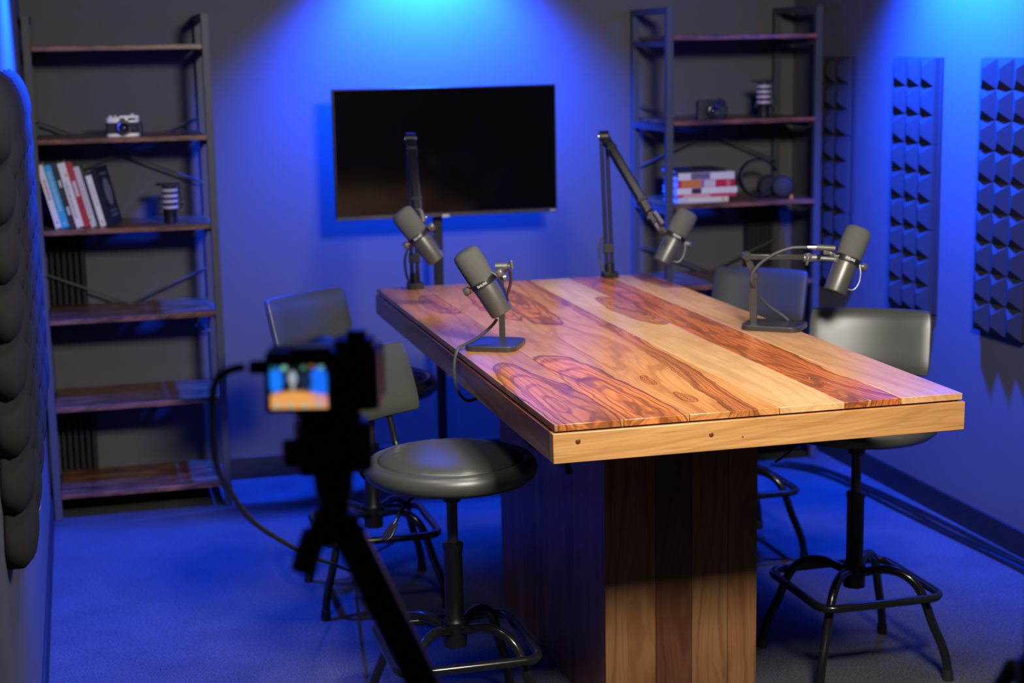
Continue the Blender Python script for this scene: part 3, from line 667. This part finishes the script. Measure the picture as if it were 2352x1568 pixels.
for h_, x0, x1, c, bands, lab in SB:
    org = (x0, 5.955, z)
    t = thing('book', lab, 'book', org, group='lying books on the right shelf')
    cm = plain('book_cover', c, 0.45); W = x1-x0
    bm = BM(); box2(bm, (0, 0, 0), (W, 0.0025, h_)); box2(bm, (0, 0.0026, 0), (W, 0.17, 0.002)); box2(bm, (0, 0.0026, h_-0.002), (W, 0.17, h_)); mk('cover', bm, cm, t, smooth=False)
    bm = BM(); box2(bm, (0.003, 0.003, 0.0022), (W-0.003, 0.167, h_-0.0022)); mk('pages', bm, M['paper'], t, smooth=False)
    for a, b, bc in bands:
        bm = BM(); box2(bm, (a*W, -0.0006, 0.0015), (b*W, 0.0003, h_-0.0015)); mk('spine_print', bm, plain('spine_ink', bc, 0.5), t, smooth=False)
    z += h_+0.0003

# silver and black rangefinder camera
def film_camera(org, rz, silver, label):
    t = thing('film_camera', label, 'camera', org, rz)
    W, D, Hh = 0.118, 0.034, 0.074
    top = M['silver'] if silver else M['black']
    bm = BM(); prism(bm, rrect(W, D, 0.010, 4), 0.012, 0.050); mk('body', bm, plain('leatherette', (0.03, 0.03, 0.032), 0.7, bump=0.5, bscale=700), t)
    bm = BM(); prism(bm, rrect(W+0.001, D+0.001, 0.010, 4), 0.0, 0.0118); mk('bottom_plate', bm, top, t, bevel=0.001)
    bm = BM(); prism(bm, rrect(W+0.001, D+0.001, 0.010, 4), 0.0502, 0.070); box2(bm, (-0.012, -0.016, 0.069), (0.058, 0.016, 0.0755)); tp = mk('top_plate', bm, top, t, bevel=0.0015)
    bm = BM(); box2(bm, (0.018, -0.0190, 0.058), (0.046, -0.0165, 0.066)); mk('viewfinder_window', bm, M['lens'], tp, bevel=0.0008)
    bm = BM(); box2(bm, (-0.011, -0.0190, 0.052), (0.008, -0.0165, 0.067)); mk('focus_window', bm, M['black'], tp, bevel=0.0008)
    for x, r, h_ in ((-0.042, 0.009, 0.006), (-0.024, 0.005, 0.007), (0.036, 0.0075, 0.011)):
        bm = BM(); lathe(bm, [(r, 0.0695), (r, 0.0695+h_), (r*0.8, 0.071+h_), (0, 0.071+h_)], 18, Matrix.Translation((x, 0, 0))); mk('control_dial', bm, top if silver else M['standgrey'], tp)
    q = Matrix.Translation((0.001, -D/2, 0.033)) @ Matrix.Rotation(R(90), 4, 'X')
    bm = BM(); lathe(bm, [(0.0285, 0), (0.0285, 0.008), (0.026, 0.010), (0.026, 0.018), (0.0235, 0.020), (0.0235, 0.027), (0.020, 0.028), (0.018, 0.024)], 32, q, False); ln = mk('lens_barrel', bm, M['chrome'] if silver else M['standgrey'], t)
    bm = BM(); lathe(bm, [(0.0265, 0.0082), (0.0268, 0.0085), (0.0268, 0.0175)], 32, q, False); lathe(bm, [(0.0185, 0.0245), (0.0095, 0.020)], 24, q, False); mk('lens_ring', bm, M['black'], ln)
    bm = BM(); lathe(bm, [(0.0098, 0.019), (0.006, 0.0218), (0, 0.0225)], 20, q); mk('lens_glass', bm, M['lens'], ln)
    bm = BM(); tube(bm, [(W/2-0.002, 0, 0.047), (W/2+0.008, 0.002, 0.046), (W/2+0.011, 0.004, 0.025), (W/2+0.010, 0.006, 0.004)], 0.0032, 8); mk('strap', bm, M['black'], t)
    return t
film_camera((-0.044, 6.02, 1.4082), 0.06, True, 'silver and black vintage film camera on the left bookshelf')
film_camera((2.232, 5.98, 1.4082), -0.05, False, 'all black vintage film camera on the right bookshelf')

# banded condenser microphones standing on the shelves
def shelf_mic(org, label):
    t = thing('banded_microphone', label, 'microphone', org, group='banded microphones on the bookshelves')
    bm = BM(); lathe(bm, [(0, 0), (0.022, 0), (0.0245, 0.003), (0.0255, 0.045), (0.027, 0.05)], 24); mk('base', bm, M['black'], t)
    bm = BM(); lathe(bm, [(0.027, 0.0505), (0.027, 0.137), (0.024, 0.140), (0, 0.140)], 24); mk('body', bm, M['standgrey'], t)
    for z_ in (0.059, 0.081, 0.101, 0.122):
        bm = BM(); lathe(bm, [(0.0268, z_-0.0055), (0.0292, z_-0.004), (0.0292, z_+0.004), (0.0268, z_+0.0055)], 24); mk('silver_band', bm, plain('pale_band', (0.60, 0.55, 0.52), 0.4), t)
    bm = BM(); prism(bm, rrect(0.086, 0.055, 0.02, 4), 0.1405, 0.147, Matrix.Translation((-0.004, 0, 0))); tp = mk('top_plate', bm, M['black'], t, bevel=0.001)
    bm = BM(); tube(bm, [(0.036, 0, 0.143), (0.038, 0, 0.10), (0.040, 0, 0.065), (0.036, 0, 0.04)], 0.003, 8); mk('side_rod', bm, M['black'], t)
    for x, z_ in ((-0.034, 0.043), (0.038, 0.043), (0.045, 0.075)):
        bm = BM(); s_ = 1 if x > 0 else -1
        lathe(bm, [(0.004, 0), (0.004, 0.006), (0.0085, 0.007), (0.0085, 0.014), (0, 0.015)], 14, align((x-s_*0.010, 0, z_), (s_, 0, 0), (0, 1, 0))); mk('side_knob', bm, M['standgrey'], t)
shelf_mic((0.112, 6.06, 1.0812), 'black microphone with four silver bands on the left bookshelf')
shelf_mic((2.480, 6.03, 1.4082), 'black microphone with four silver bands on the right bookshelf')

# headphones leaning on the right shelf
def headphones():
    org = (2.50, 6.0, 1.0812)
    t = thing('headphones', 'black over-ear headphones lying beside the stack of books on the right shelf', 'headphones', org)
    c = Vector((2.468, 6.03, 1.1625)); bm = BM()
    N_ = 36
    for i in range(N_):
        pass
    pts = [c+Vector((math.cos(a)*0.078, 0.02*math.sin(a*0.5), math.sin(a)*0.0735)) for a in [R(20)+R(300)*i/24 for i in range(25)]]
    ring = []
    for i, p in enumerate(pts):
        d = (p-c).normalized(); ring.append([bm.verts.new(v) for v in (p-d*0.005+Vector((0, -0.016, 0)), p+d*0.005+Vector((0, -0.016, 0)), p+d*0.005+Vector((0, 0.016, 0)), p-d*0.005+Vector((0, 0.016, 0)))])
    for A, B in zip(ring, ring[1:]):
        for q in range(4): bm.faces.new((A[q], A[(q+1) % 4], B[(q+1) % 4], B[q]))
    bm.faces.new(ring[0][::-1]); bm.faces.new(ring[-1])
    mk('headband', bm, M['black'], t, org, bevel=0.003)
    for (x, y, z_, ax) in ((2.548, 5.985, 1.1275, (-0.35, -0.9, 0.15)), (2.522, 6.075, 1.1265, (0.2, 0.95, 0.1))):
        bm = BM(); lathe(bm, [(0, -0.014), (0.036, -0.014), (0.044, -0.008), (0.0445, 0.004), (0.040, 0.013), (0.03, 0.017), (0, 0.018)], 28, align((x, y, z_), ax, (1, 0, 0))); cup = mk('ear_cup', bm, M['rubber'], t, org)
        bm = BM(); lathe(bm, [(0.02, -0.030), (0.038, -0.030), (0.043, -0.024), (0.042, -0.0145)], 28, align((x, y, z_), ax, (1, 0, 0))); mk('ear_pad', bm, M['rubber'], cup, org)
    bm = BM(); lathe(bm, [(0.004, 0), (0.0065, 0), (0.0065, 0.006), (0.004, 0.006)], 14, align((2.577, 5.965, 1.0885), (-0.3, -0.95, 0), (1, 0, 0))); mk('copper_plug', bm, plain('copper', (0.55, 0.2, 0.06), 0.35, metal=0.8), t, org)
headphones()

# ------------------------------------------------------------------ foam panels on the right wall
def pyramid_mesh(s_, p, ridge):
    """ridged foam pyramid: base s x s in (y,z), rising along -x"""
    me = bpy.data.meshes.new('pyramid'); h = s_/2
    v = [(0, -h, -h), (0, h, -h), (0, h, h), (0, -h, h), (-p, 0, -ridge/2), (-p, 0, ridge/2)]
    f = [(0, 4, 5, 3), (1, 2, 5, 4), (0, 1, 4), (2, 3, 5), (0, 3, 2, 1)]
    me.from_pydata(v, [], f); bm = BM(); bm.from_mesh(me); bmesh.ops.recalc_face_normals(bm, faces=bm.faces); bm.to_mesh(me); bm.free(); me.materials.append(M['foam']); return me
PYR = pyramid_mesh(0.1005, 0.024, 0.036)
def foam_column(y_near, label):
    zt = 1.641; S = 0.3048
    org = (XR, y_near+S/2+0.01, zt-1.5*S)
    t = thing('acoustic_foam_panel', label, 'acoustic panel', org, group='pyramid foam panels on the right wall')
    bm = BM(); box2(bm, (-0.012, -S/2-0.012, -1.5*S-0.001), (0, S/2+0.004, 1.5*S+0.001)); mk('backing_board', bm, M['foamdark'], t, bevel=0.002)
    for k in range(3):
        bm = BM(); box2(bm, (-0.030, -S/2+0.0006, -S/2+0.0012), (-0.0122, S/2-0.0006, S/2-0.0012))
        ti = mk('foam_tile', bm, M['foam'], t, bevel=0.001); ti.location = (0, 0, (1-k)*S)
        for i in range(3):
            for j in range(3):
                o = bpy.data.objects.new('pyramid', PYR); COL.objects.link(o); o.parent = ti; o.location = (-0.0302, (i-1)*0.1012, (j-1)*0.1012)
foam_column(5.758, 'pyramid foam panel on the right wall nearest the bookshelf, in dim light')
foam_column(5.088, 'pyramid foam panel in the middle of the right wall under the light')
foam_column(4.478, 'pyramid foam panel on the right wall cut by the right picture edge')

# ------------------------------------------------------------------ scaled foam panel on the left wall
def scale_panel():
    y0, y1, z0, z1 = 2.975, 4.87, 0.752, 1.648
    org = (XL, (y0+y1)/2, (z0+z1)/2)
    t = thing('scaled_foam_panel', 'dark foam panel of overlapping scales on the left wall', 'acoustic panel', org)
    bm = BM(); box2(bm, (XL+0.0012, y0, z0), (XL+0.016, y1, z1)); mk("backing_board", bm, M['foamdark'], t, org, bevel=0.002)
    # one scale: a puffed leaf, pointed at the lower end
    nu, nv = 10, 8; bm = BM(); V = {}
    Ls, Hs, P_ = 0.44, 0.165, 0.036
    for i in range(nu+1):
        for j in range(nv+1):
            u = -1+2*i/nu; v = -1+2*j/nv
            wv = math.sqrt(max(0, 1-abs(u)**2.2)); hgt = (1-abs(u)**2.4)*(1-abs(v)**2.2)
            V[i, j] = bm.verts.new((P_*max(0, hgt)**0.6-0.016*v*wv, u*Ls/2, v*wv*Hs/2+0.020*u))
    for i in range(nu):
        for j in range(nv):
            bm.faces.new([V[i, j], V[i+1, j], V[i+1, j+1], V[i, j+1]])
    edge = [V[i, 0] for i in range(nu+1)]+[V[i, nv] for i in range(nu-1, 0, -1)]
    back = [bm.verts.new((-0.0168, v.co.y, v.co.z)) for v in edge]; ne = len(edge)
    for k in range(ne): bm.faces.new((edge[k], back[k], back[(k+1) % ne], edge[(k+1) % ne]))
    bm.faces.new(back)
    bmesh.ops.remove_doubles(bm, verts=bm.verts, dist=1e-5); bmesh.ops.dissolve_degenerate(bm, edges=bm.edges, dist=1e-5); bmesh.ops.recalc_face_normals(bm, faces=bm.faces)
    sc = bpy.data.meshes.new('scale'); bm.to_mesh(sc); bm.free(); sc.materials.append(M['foamscale']); sc.polygons.foreach_set('use_smooth', [True]*len(sc.polygons))
    rows = 8; dz = (z1-z0-0.02)/rows; ncol = 6; dy = (y1-y0)/ncol
    for c in range(2*ncol-1):
        for r in range(rows if c % 2 == 0 else rows-1):
            o = bpy.data.objects.new('scale', sc); COL.objects.link(o); o.parent = t
            o.location = (0.0185+0.003*(c % 2), y0+dy/2+c*dy/2-org[1], z0+0.012+dz/2+(r+(0.5 if c % 2 else 0))*dz-org[2])
scale_panel()

# ribbed foam blocks on the back wall, behind the shelves
def ribbed_block(x0, x1, z0, label):
    y = YB-0.0115 if z0 < 0.09 else YB
    t = thing('ribbed_foam_block', label, 'acoustic foam', ((x0+x1)/2, y, z0), group='ribbed foam blocks behind the shelves')
    W, hh, n = x1-x0, 0.300, 6
    bm = BM(); box2(bm, (-W/2, -0.018, 0), (W/2, 0, hh)); mk('foam_base', bm, M['foamdark'], t, smooth=False)
    for i in range(n):
        a = -W/2+W*i/n; b = a+W/n
        bm = BM(); prism(bm, [(a+0.001, -0.0182), (b-0.001, -0.0182), (b-0.006, -0.052), (a+0.006, -0.052)], 0, hh); mk('rib', bm, M['foamdark'], t, smooth=False)
ribbed_block(-0.343, -0.205, 0.757, 'upper dark ribbed foam block on the back wall behind the left bookshelf')
ribbed_block(-0.343, -0.205, 0.102, 'lower dark ribbed foam block on the back wall behind the left bookshelf')
ribbed_block(2.53, 2.647, 0.757, 'dark ribbed foam block on the back wall behind the right bookshelf')

# wall outlet, left wall
t = thing('wall_outlet', 'white wall outlet plate low on the left wall below the foam panel', 'outlet', (XL, 4.70, 0.457))
bm = BM(); box2(bm, (0, -0.036, -0.058), (0.006, 0.036, 0.058)); mk('cover_plate', bm, M['white'], t, bevel=0.002)
for z_ in (-0.021, 0.021):
    bm = BM(); box2(bm, (0.006, -0.016, z_-0.014), (0.0075, 0.016, z_+0.014)); mk('socket', bm, plain('socket_plastic', (0.7, 0.7, 0.68), 0.4), t, bevel=0.001)

# cables along the right baseboard
for k, (off, rad, lab) in enumerate(((0.00, 0.008, 'black cable lying nearest the right baseboard'), (0.030, 0.007, 'black cable lying between the two others along the right baseboard'), (0.058, 0.0065, 'black cable lying furthest out from the right baseboard'))):
    bm = BM(); pts = []
    for i, (x, y) in enumerate(((2.50, 5.85), (2.575, 5.76), (2.625, 5.62), (2.655, 5.40), (2.672, 5.10), (2.685, 4.75), (2.70, 4.40), (2.71, 4.0), (2.715, 3.6), (2.715, 3.1), (2.715, 2.5), (2.715, 1.9), (2.715, 1.2))):
        pts.append((x+0.012-off+0.006*math.sin(i*1.7+k*2.1), y, rad+0.001+(0.010 if (k == 1 and i % 4 == 2) else 0)))
    tube(bm, pts, rad, 8, k=3); tag(mk('floor_cable', bm, M['blackgloss']), lab, 'cable', 'cables along the right wall')
# leads hanging below the table
t = thing('hanging_connector_lead', 'black microphone lead with connector hanging under the near table edge', 'cable', (0.80, 3.25, 0.84))
org = (0.80, 3.25, 0.84)
bm = BM(); tube(bm, [(0.80, 3.25, 0.893), (0.801, 3.25, 0.86), (0.802, 3.25, 0.83)], 0.003, 8); mk('lead', bm, M['cabledark'], t, org)
bm = BM(); tube(bm, [(0.802, 3.25, 0.832), (0.803, 3.25, 0.815), (0.806, 3.25, 0.79), (0.810, 3.25, 0.765)], lambda q: 0.004+0.005*min(1, q*2), 12); mk('connector', bm, M['black'], t, org)
for pts, lab in (([(0.745, 3.40, 0.893), (0.748, 3.40, 0.82), (0.765, 3.38, 0.795), (0.79, 3.35, 0.80), (0.81, 3.32, 0.84), (0.815, 3.31, 0.893)], 'thin black lead looping under the near left table corner'),
                 ([(0.90, 3.42, 0.893), (0.905, 3.42, 0.82), (0.94, 3.42, 0.775), (1.0, 3.42, 0.755), (1.05, 3.42, 0.765), (1.06, 3.42, 0.80), (1.06, 3.42, 0.893)], 'thin black lead sagging in front of the dark pedestal top')):
    bm = BM(); tube(bm, pts, 0.0025, 8); tag(mk('hanging_lead', bm, M['cabledark']), lab, 'cable')
t = thing('power_adapter', 'black power adapter with lead under the right side of the table', 'adapter', (1.425, 3.62, 0.80))
bm = BM(); box2(bm, (-0.012, -0.02, 0.01), (0.012, 0.02, 0.094)); mk('adapter_body', bm, M['black'], t, bevel=0.003)
bm = BM(); tube(bm, [(0, 0, 0.012), (0.001, 0, -0.03), (-0.002, 0, -0.08), (-0.004, 0, -0.13)], 0.0022, 8); mk('lead', bm, M['cabledark'], t)

# ------------------------------------------------------------------ video camera on its stand in the foreground
def screen_material():
    m, N, L, p = new_mat('camera_live_view'); a = N.new('ShaderNodeVertexColor'); a.layer_name = 'picture'
    p.inputs['Base Color'].default_value = (0, 0, 0, 1); L.new(a.outputs['Color'], p.inputs['Emission Color']); p.inputs['Emission Strength'].default_value = 1.0; return m
def video_camera():
    org = (0.037, 1.615, 1.312)
    rz = -0.2562
    t = thing('video_camera', 'black video camera with lit rear screen showing the table, on a stand in the foreground', 'camera', org, rz)
    bm = BM(); prism(bm, rrect(0.126, 0.060, 0.012, 4), 0.0, 0.066, Matrix.Translation((0, 0.03, 0))); body = mk('body', bm, M['black'], t, bevel=0.003)
    bm = BM(); prism(bm, rrect(0.045, 0.050, 0.014, 4), 0.066, 0.078, Matrix.Translation((0.036, 0.03, 0))); mk('top_housing', bm, M['black'], t, bevel=0.003)
    bm = BM(); lathe(bm, [(0.0115, 0.0782), (0.0115, 0.086), (0.010, 0.0875), (0, 0.0875)], 20, Matrix.Translation((0.038, 0.03, 0))); mk('mode_dial', bm, M['blackgloss'], t)
    bm = BM(); box2(bm, (-0.035, 0.012, 0.0662), (0.008, 0.05, 0.070)); mk('accessory_shoe', bm, M['blackgloss'], t, bevel=0.001)
    bm = BM(); prism(bm, rrect(0.030, 0.028, 0.008, 4), 0.004, 0.064, Matrix.Translation((0.050, 0.066, 0))); mk('hand_grip', bm, M['rubber'], t, bevel=0.003)
    bm = BM(); lathe(bm, [(0.031, 0), (0.031, 0.045), (0.029, 0.07), (0.027, 0.07)], 28, Matrix.Translation((-0.012, 0.0605, 0.034)) @ Matrix.Rotation(R(-90), 4, 'X')); ln = mk('lens_barrel', bm, M['black'], t)
    bm = BM(); lathe(bm, [(0.026, 0.062), (0.012, 0.066), (0, 0.067)], 24, Matrix.Translation((-0.012, 0.0605, 0.034)) @ Matrix.Rotation(R(-90), 4, 'X')); mk('lens_glass', bm, M['lens'], ln)
    # rear monitor
    bm = BM(); box2(bm, (-0.062, -0.009, 0.001), (0.014, -0.001, 0.060)); mon = mk('monitor', bm, M['black'], t, bevel=0.002)
    nx, ny = 48, 36; x0, x1, z0, z1 = -0.0555, 0.0075, 0.0065, 0.0555
    me = bpy.data.meshes.new('live_view'); vs_ = [(x0+(x1-x0)*i/nx, -0.0094, z0+(z1-z0)*j/ny) for j in range(ny+1) for i in range(nx+1)]
    fs = [(j*(nx+1)+i, j*(nx+1)+i+1, (j+1)*(nx+1)+i+1, (j+1)*(nx+1)+i) for j in range(ny) for i in range(nx)]
    me.from_pydata(vs_, [], fs); ca = me.color_attributes.new('picture', 'FLOAT_COLOR', 'POINT')
    def px(u, v):          # u right 0..1, v up 0..1
        c = [0.004, 0.006, 0.012]
        def put(col, a):
            for q in range(3): c[q] = c[q]*(1-a)+col[q]*a
        def blob(cu, cv, ru, rv, col, k=1.0):
            d = ((u-cu)/ru)**2+((v-cv)/rv)**2
            put(col, max(0, min(1, (1.25-d)*2))*k)
        blob(0.10, 0.66, 0.13, 0.30, (0.01, 0.20, 1.0)); blob(0.86, 0.58, 0.17, 0.36, (0.01, 0.16, 0.95)); blob(0.62, 0.62, 0.12, 0.2, (0.01, 0.02, 0.06))
        tab = 0.44-abs(u-0.42)**2*0.5
        if v < tab: put((0.85, 0.36, 0.09), min(1, (tab-v)*12))
        if v < 0.32: blob(0.92, 0.20, 0.2, 0.14, (0.62, 0.28, 0.33), 0.7)
        blob(0.40, 0.70, 0.075, 0.16, (0.33, 0.42, 0.50)); blob(0.40, 0.50, 0.03, 0.10, (0.5, 0.45, 0.42), 0.8)
        for cu, cc in ((0.26, (0.20, 0.52, 0.38)), (0.06, (0.02, 0.08, 0.05)), (0.60, (0.05, 0.16, 0.10)), (0.90, (0.13, 0.33, 0.28))): blob(cu, 0.93, 0.055, 0.06, cc)
        blob(0.74, 0.97, 0.05, 0.04, (0.3, 0.10, 0.01))
        for cu in (0.12, 0.34, 0.60, 0.84): blob(cu, 0.07, 0.06, 0.06, (0.33, 0.48, 0.42), 0.9)
        return c
    for k, (x, y, z_) in enumerate(vs_): ca.data[k].color = (*px((x-x0)/(x1-x0), (z_-z0)/(z1-z0)), 1)
    me.materials.append(screen_material()); o = bpy.data.objects.new('live_view', me); COL.objects.link(o); o.parent = mon
    for x, z_, r in ((0.042, 0.030, 0.0095), (0.034, 0.052, 0.0035), (0.050, 0.052, 0.0035), (0.036, 0.010, 0.0035)):
        bm = BM(); lathe(bm, [(r, 0), (r, 0.002), (r*0.7, 0.003), (0, 0.003)], 16, Matrix.Translation((x, 0.0, z_)) @ Matrix.Rotation(R(90), 4, 'X')); mk('rear_button', bm, M['rubber'], t)
    # plug of the video lead on the left side
    bm = BM(); box2(bm, (-0.082, 0.012, 0.041), (-0.063, 0.028, 0.055)); mk('video_plug', bm, M['rubber'], t, bevel=0.003)
    # stand
    org2 = (0.52, 1.46, 0.0)
    s_ = thing('camera_stand', 'dark camera stand with red head knob and slanting leg in the foreground', 'tripod', org2)
    cx, cy = 0.046, 1.638
    bm = BM(); box2(bm, (cx-0.034, cy-0.028, 1.297), (cx+0.034, cy+0.028, 1.3105)); mk('quick_release_plate', bm, M['black'], s_, org2, bevel=0.003)
    bm = BM(); box2(bm, (cx-0.036, cy-0.026, 1.240), (cx+0.046, cy+0.026, 1.2965)); cyl(bm, (cx+0.004, cy, 1.205), (cx+0.004, cy, 1.263), 0.021, 0.026); mk('head', bm, M['black'], s_, org2, bevel=0.005)
    bm = BM(); cyl(bm, (cx-0.052, cy-0.005, 1.263), (cx-0.030, cy-0.005, 1.263), 0.0165); mk('red_knob', bm, M['redknob'], s_, org2, bevel=0.003)
    bm = BM(); cyl(bm, (cx+0.002, cy, 1.165), (cx+0.004, cy, 1.206), 0.018); mk('neck', bm, M['black'], s_, org2)
    bm = BM(); box(bm, (cx+0.006, cy, 1.172), (0.05, 0.05, 0.035)); mk('shoulder', bm, M['black'], s_, org2, bevel=0.008)
    hx, hz = cx+0.012, 1.178
    bm = BM(); bar(bm, (hx, cy, hz), (0.305, 1.55, 0.60), 0.036, 0.026, CR); mk('upper_leg', bm, M['black'], s_, org2, bevel=0.006)
    bm = BM(); box(bm, (0, 0, 0), (0.044, 0.034, 0.05), align((0.305, 1.55, 0.60), (0.45, -0.15, -1.0), CR)); mk('leg_lock', bm, M['standgrey'], s_, org2, bevel=0.004)
    bm = BM(); bar(bm, (0.300, 1.552, 0.61), (0.545, 1.463, 0.022), 0.027, 0.020, CR); mk('lower_leg', bm, M['standgrey'], s_, org2, bevel=0.004)
    bm = BM(); lathe(bm, [(0, 0), (0.028, 0), (0.030, 0.006), (0.016, 0.026), (0.0, 0.03)], 18, Matrix.Translation((0.55, 1.461, 0))); mk('rubber_foot', bm, M['rubber'], s_, org2)
    bm = BM(); lathe(bm, [(0.007, 0), (0.007, 0.006), (0, 0.008)], 14, align((cx+0.026, cy-0.026, 1.176), (0, -1, 0), (1, 0, 0))); mk('hinge_bolt', bm, M['chrome'], s_, org2)
    bm = BM(); tube(bm, [(cx+0.0, cy-0.01, 1.215), (cx-0.012, cy-0.012, 1.19), (cx-0.024, cy-0.014, 1.165)], 0.0085, 10); hd = mk('pan_handle', bm, M['black'], s_, org2)
    bm = BM(); tube(bm, [(cx-0.021, cy-0.014, 1.172), (cx-0.030, cy-0.016, 1.15), (cx-0.037, cy-0.018, 1.128)], 0.0145, 12); mk('handle_grip', bm, M['rubber'], hd, org2)
    # video lead from the camera to the floor
    bm = BM(); tube(bm, [(-0.044, 1.658, 1.360), (-0.060, 1.672, 1.354), (-0.073, 1.70, 1.334), (-0.074, 1.76, 1.28), (-0.064, 1.88, 1.20), (-0.035, 2.08, 1.11), (0.035, 2.46, 0.945), (0.16, 2.93, 0.745), (0.237, 3.3, 0.609), (0.359, 3.9, 0.399), (0.50, 4.6, 0.151), (0.585, 4.95, 0.03), (0.66, 5.15, 0.0062), (0.78, 5.3, 0.0062)], 0.0048, 8)
    tag(mk('video_cable', bm, M['cabledark']), 'thin dark video cable drooping from the video camera to the carpet', 'cable')
video_camera()

# pole at the right edge of the picture
def edge_stand():
    x, y = 0.842, 1.452; org = (x, y, 0)
    t = thing('light_stand', 'dark stand pole with clamp at the bottom right picture corner', 'stand', org)
    bm = BM(); cyl(bm, (x, y, 0.0), (x, y, 1.155), 0.014); mk('pole', bm, plain('green_grey_metal', (0.10, 0.11, 0.09), 0.4), t, org)
    bm = BM(); cyl(bm, (x, y, 0.93), (x, y, 0.99), 0.022); cl = mk('collar', bm, M['black'], t, org, bevel=0.003)
    bm = BM(); lathe(bm, [(0.006, 0), (0.006, 0.006), (0.012, 0.008), (0.012, 0.02), (0, 0.022)], 16, align((x-0.012, y-0.016, 1.012), (-0.5, -0.85, 0.1), (0, 0, 1))); mk('knob', bm, M['blackgloss'], cl, org)
    for a in (100, 220, 340):
        bm = BM(); d = Vector((math.cos(R(a)), math.sin(R(a)), 0))
        tube(bm, [Vector((x, y, 0.955))+d*0.018, Vector((x, y, 0.93))+d*0.06, Vector((x, y, 0.50))+d*0.22, Vector((x, y, 0.012))+d*0.42], 0.010, 8, k=3); mk('leg', bm, M['black'], t, org)
edge_stand()
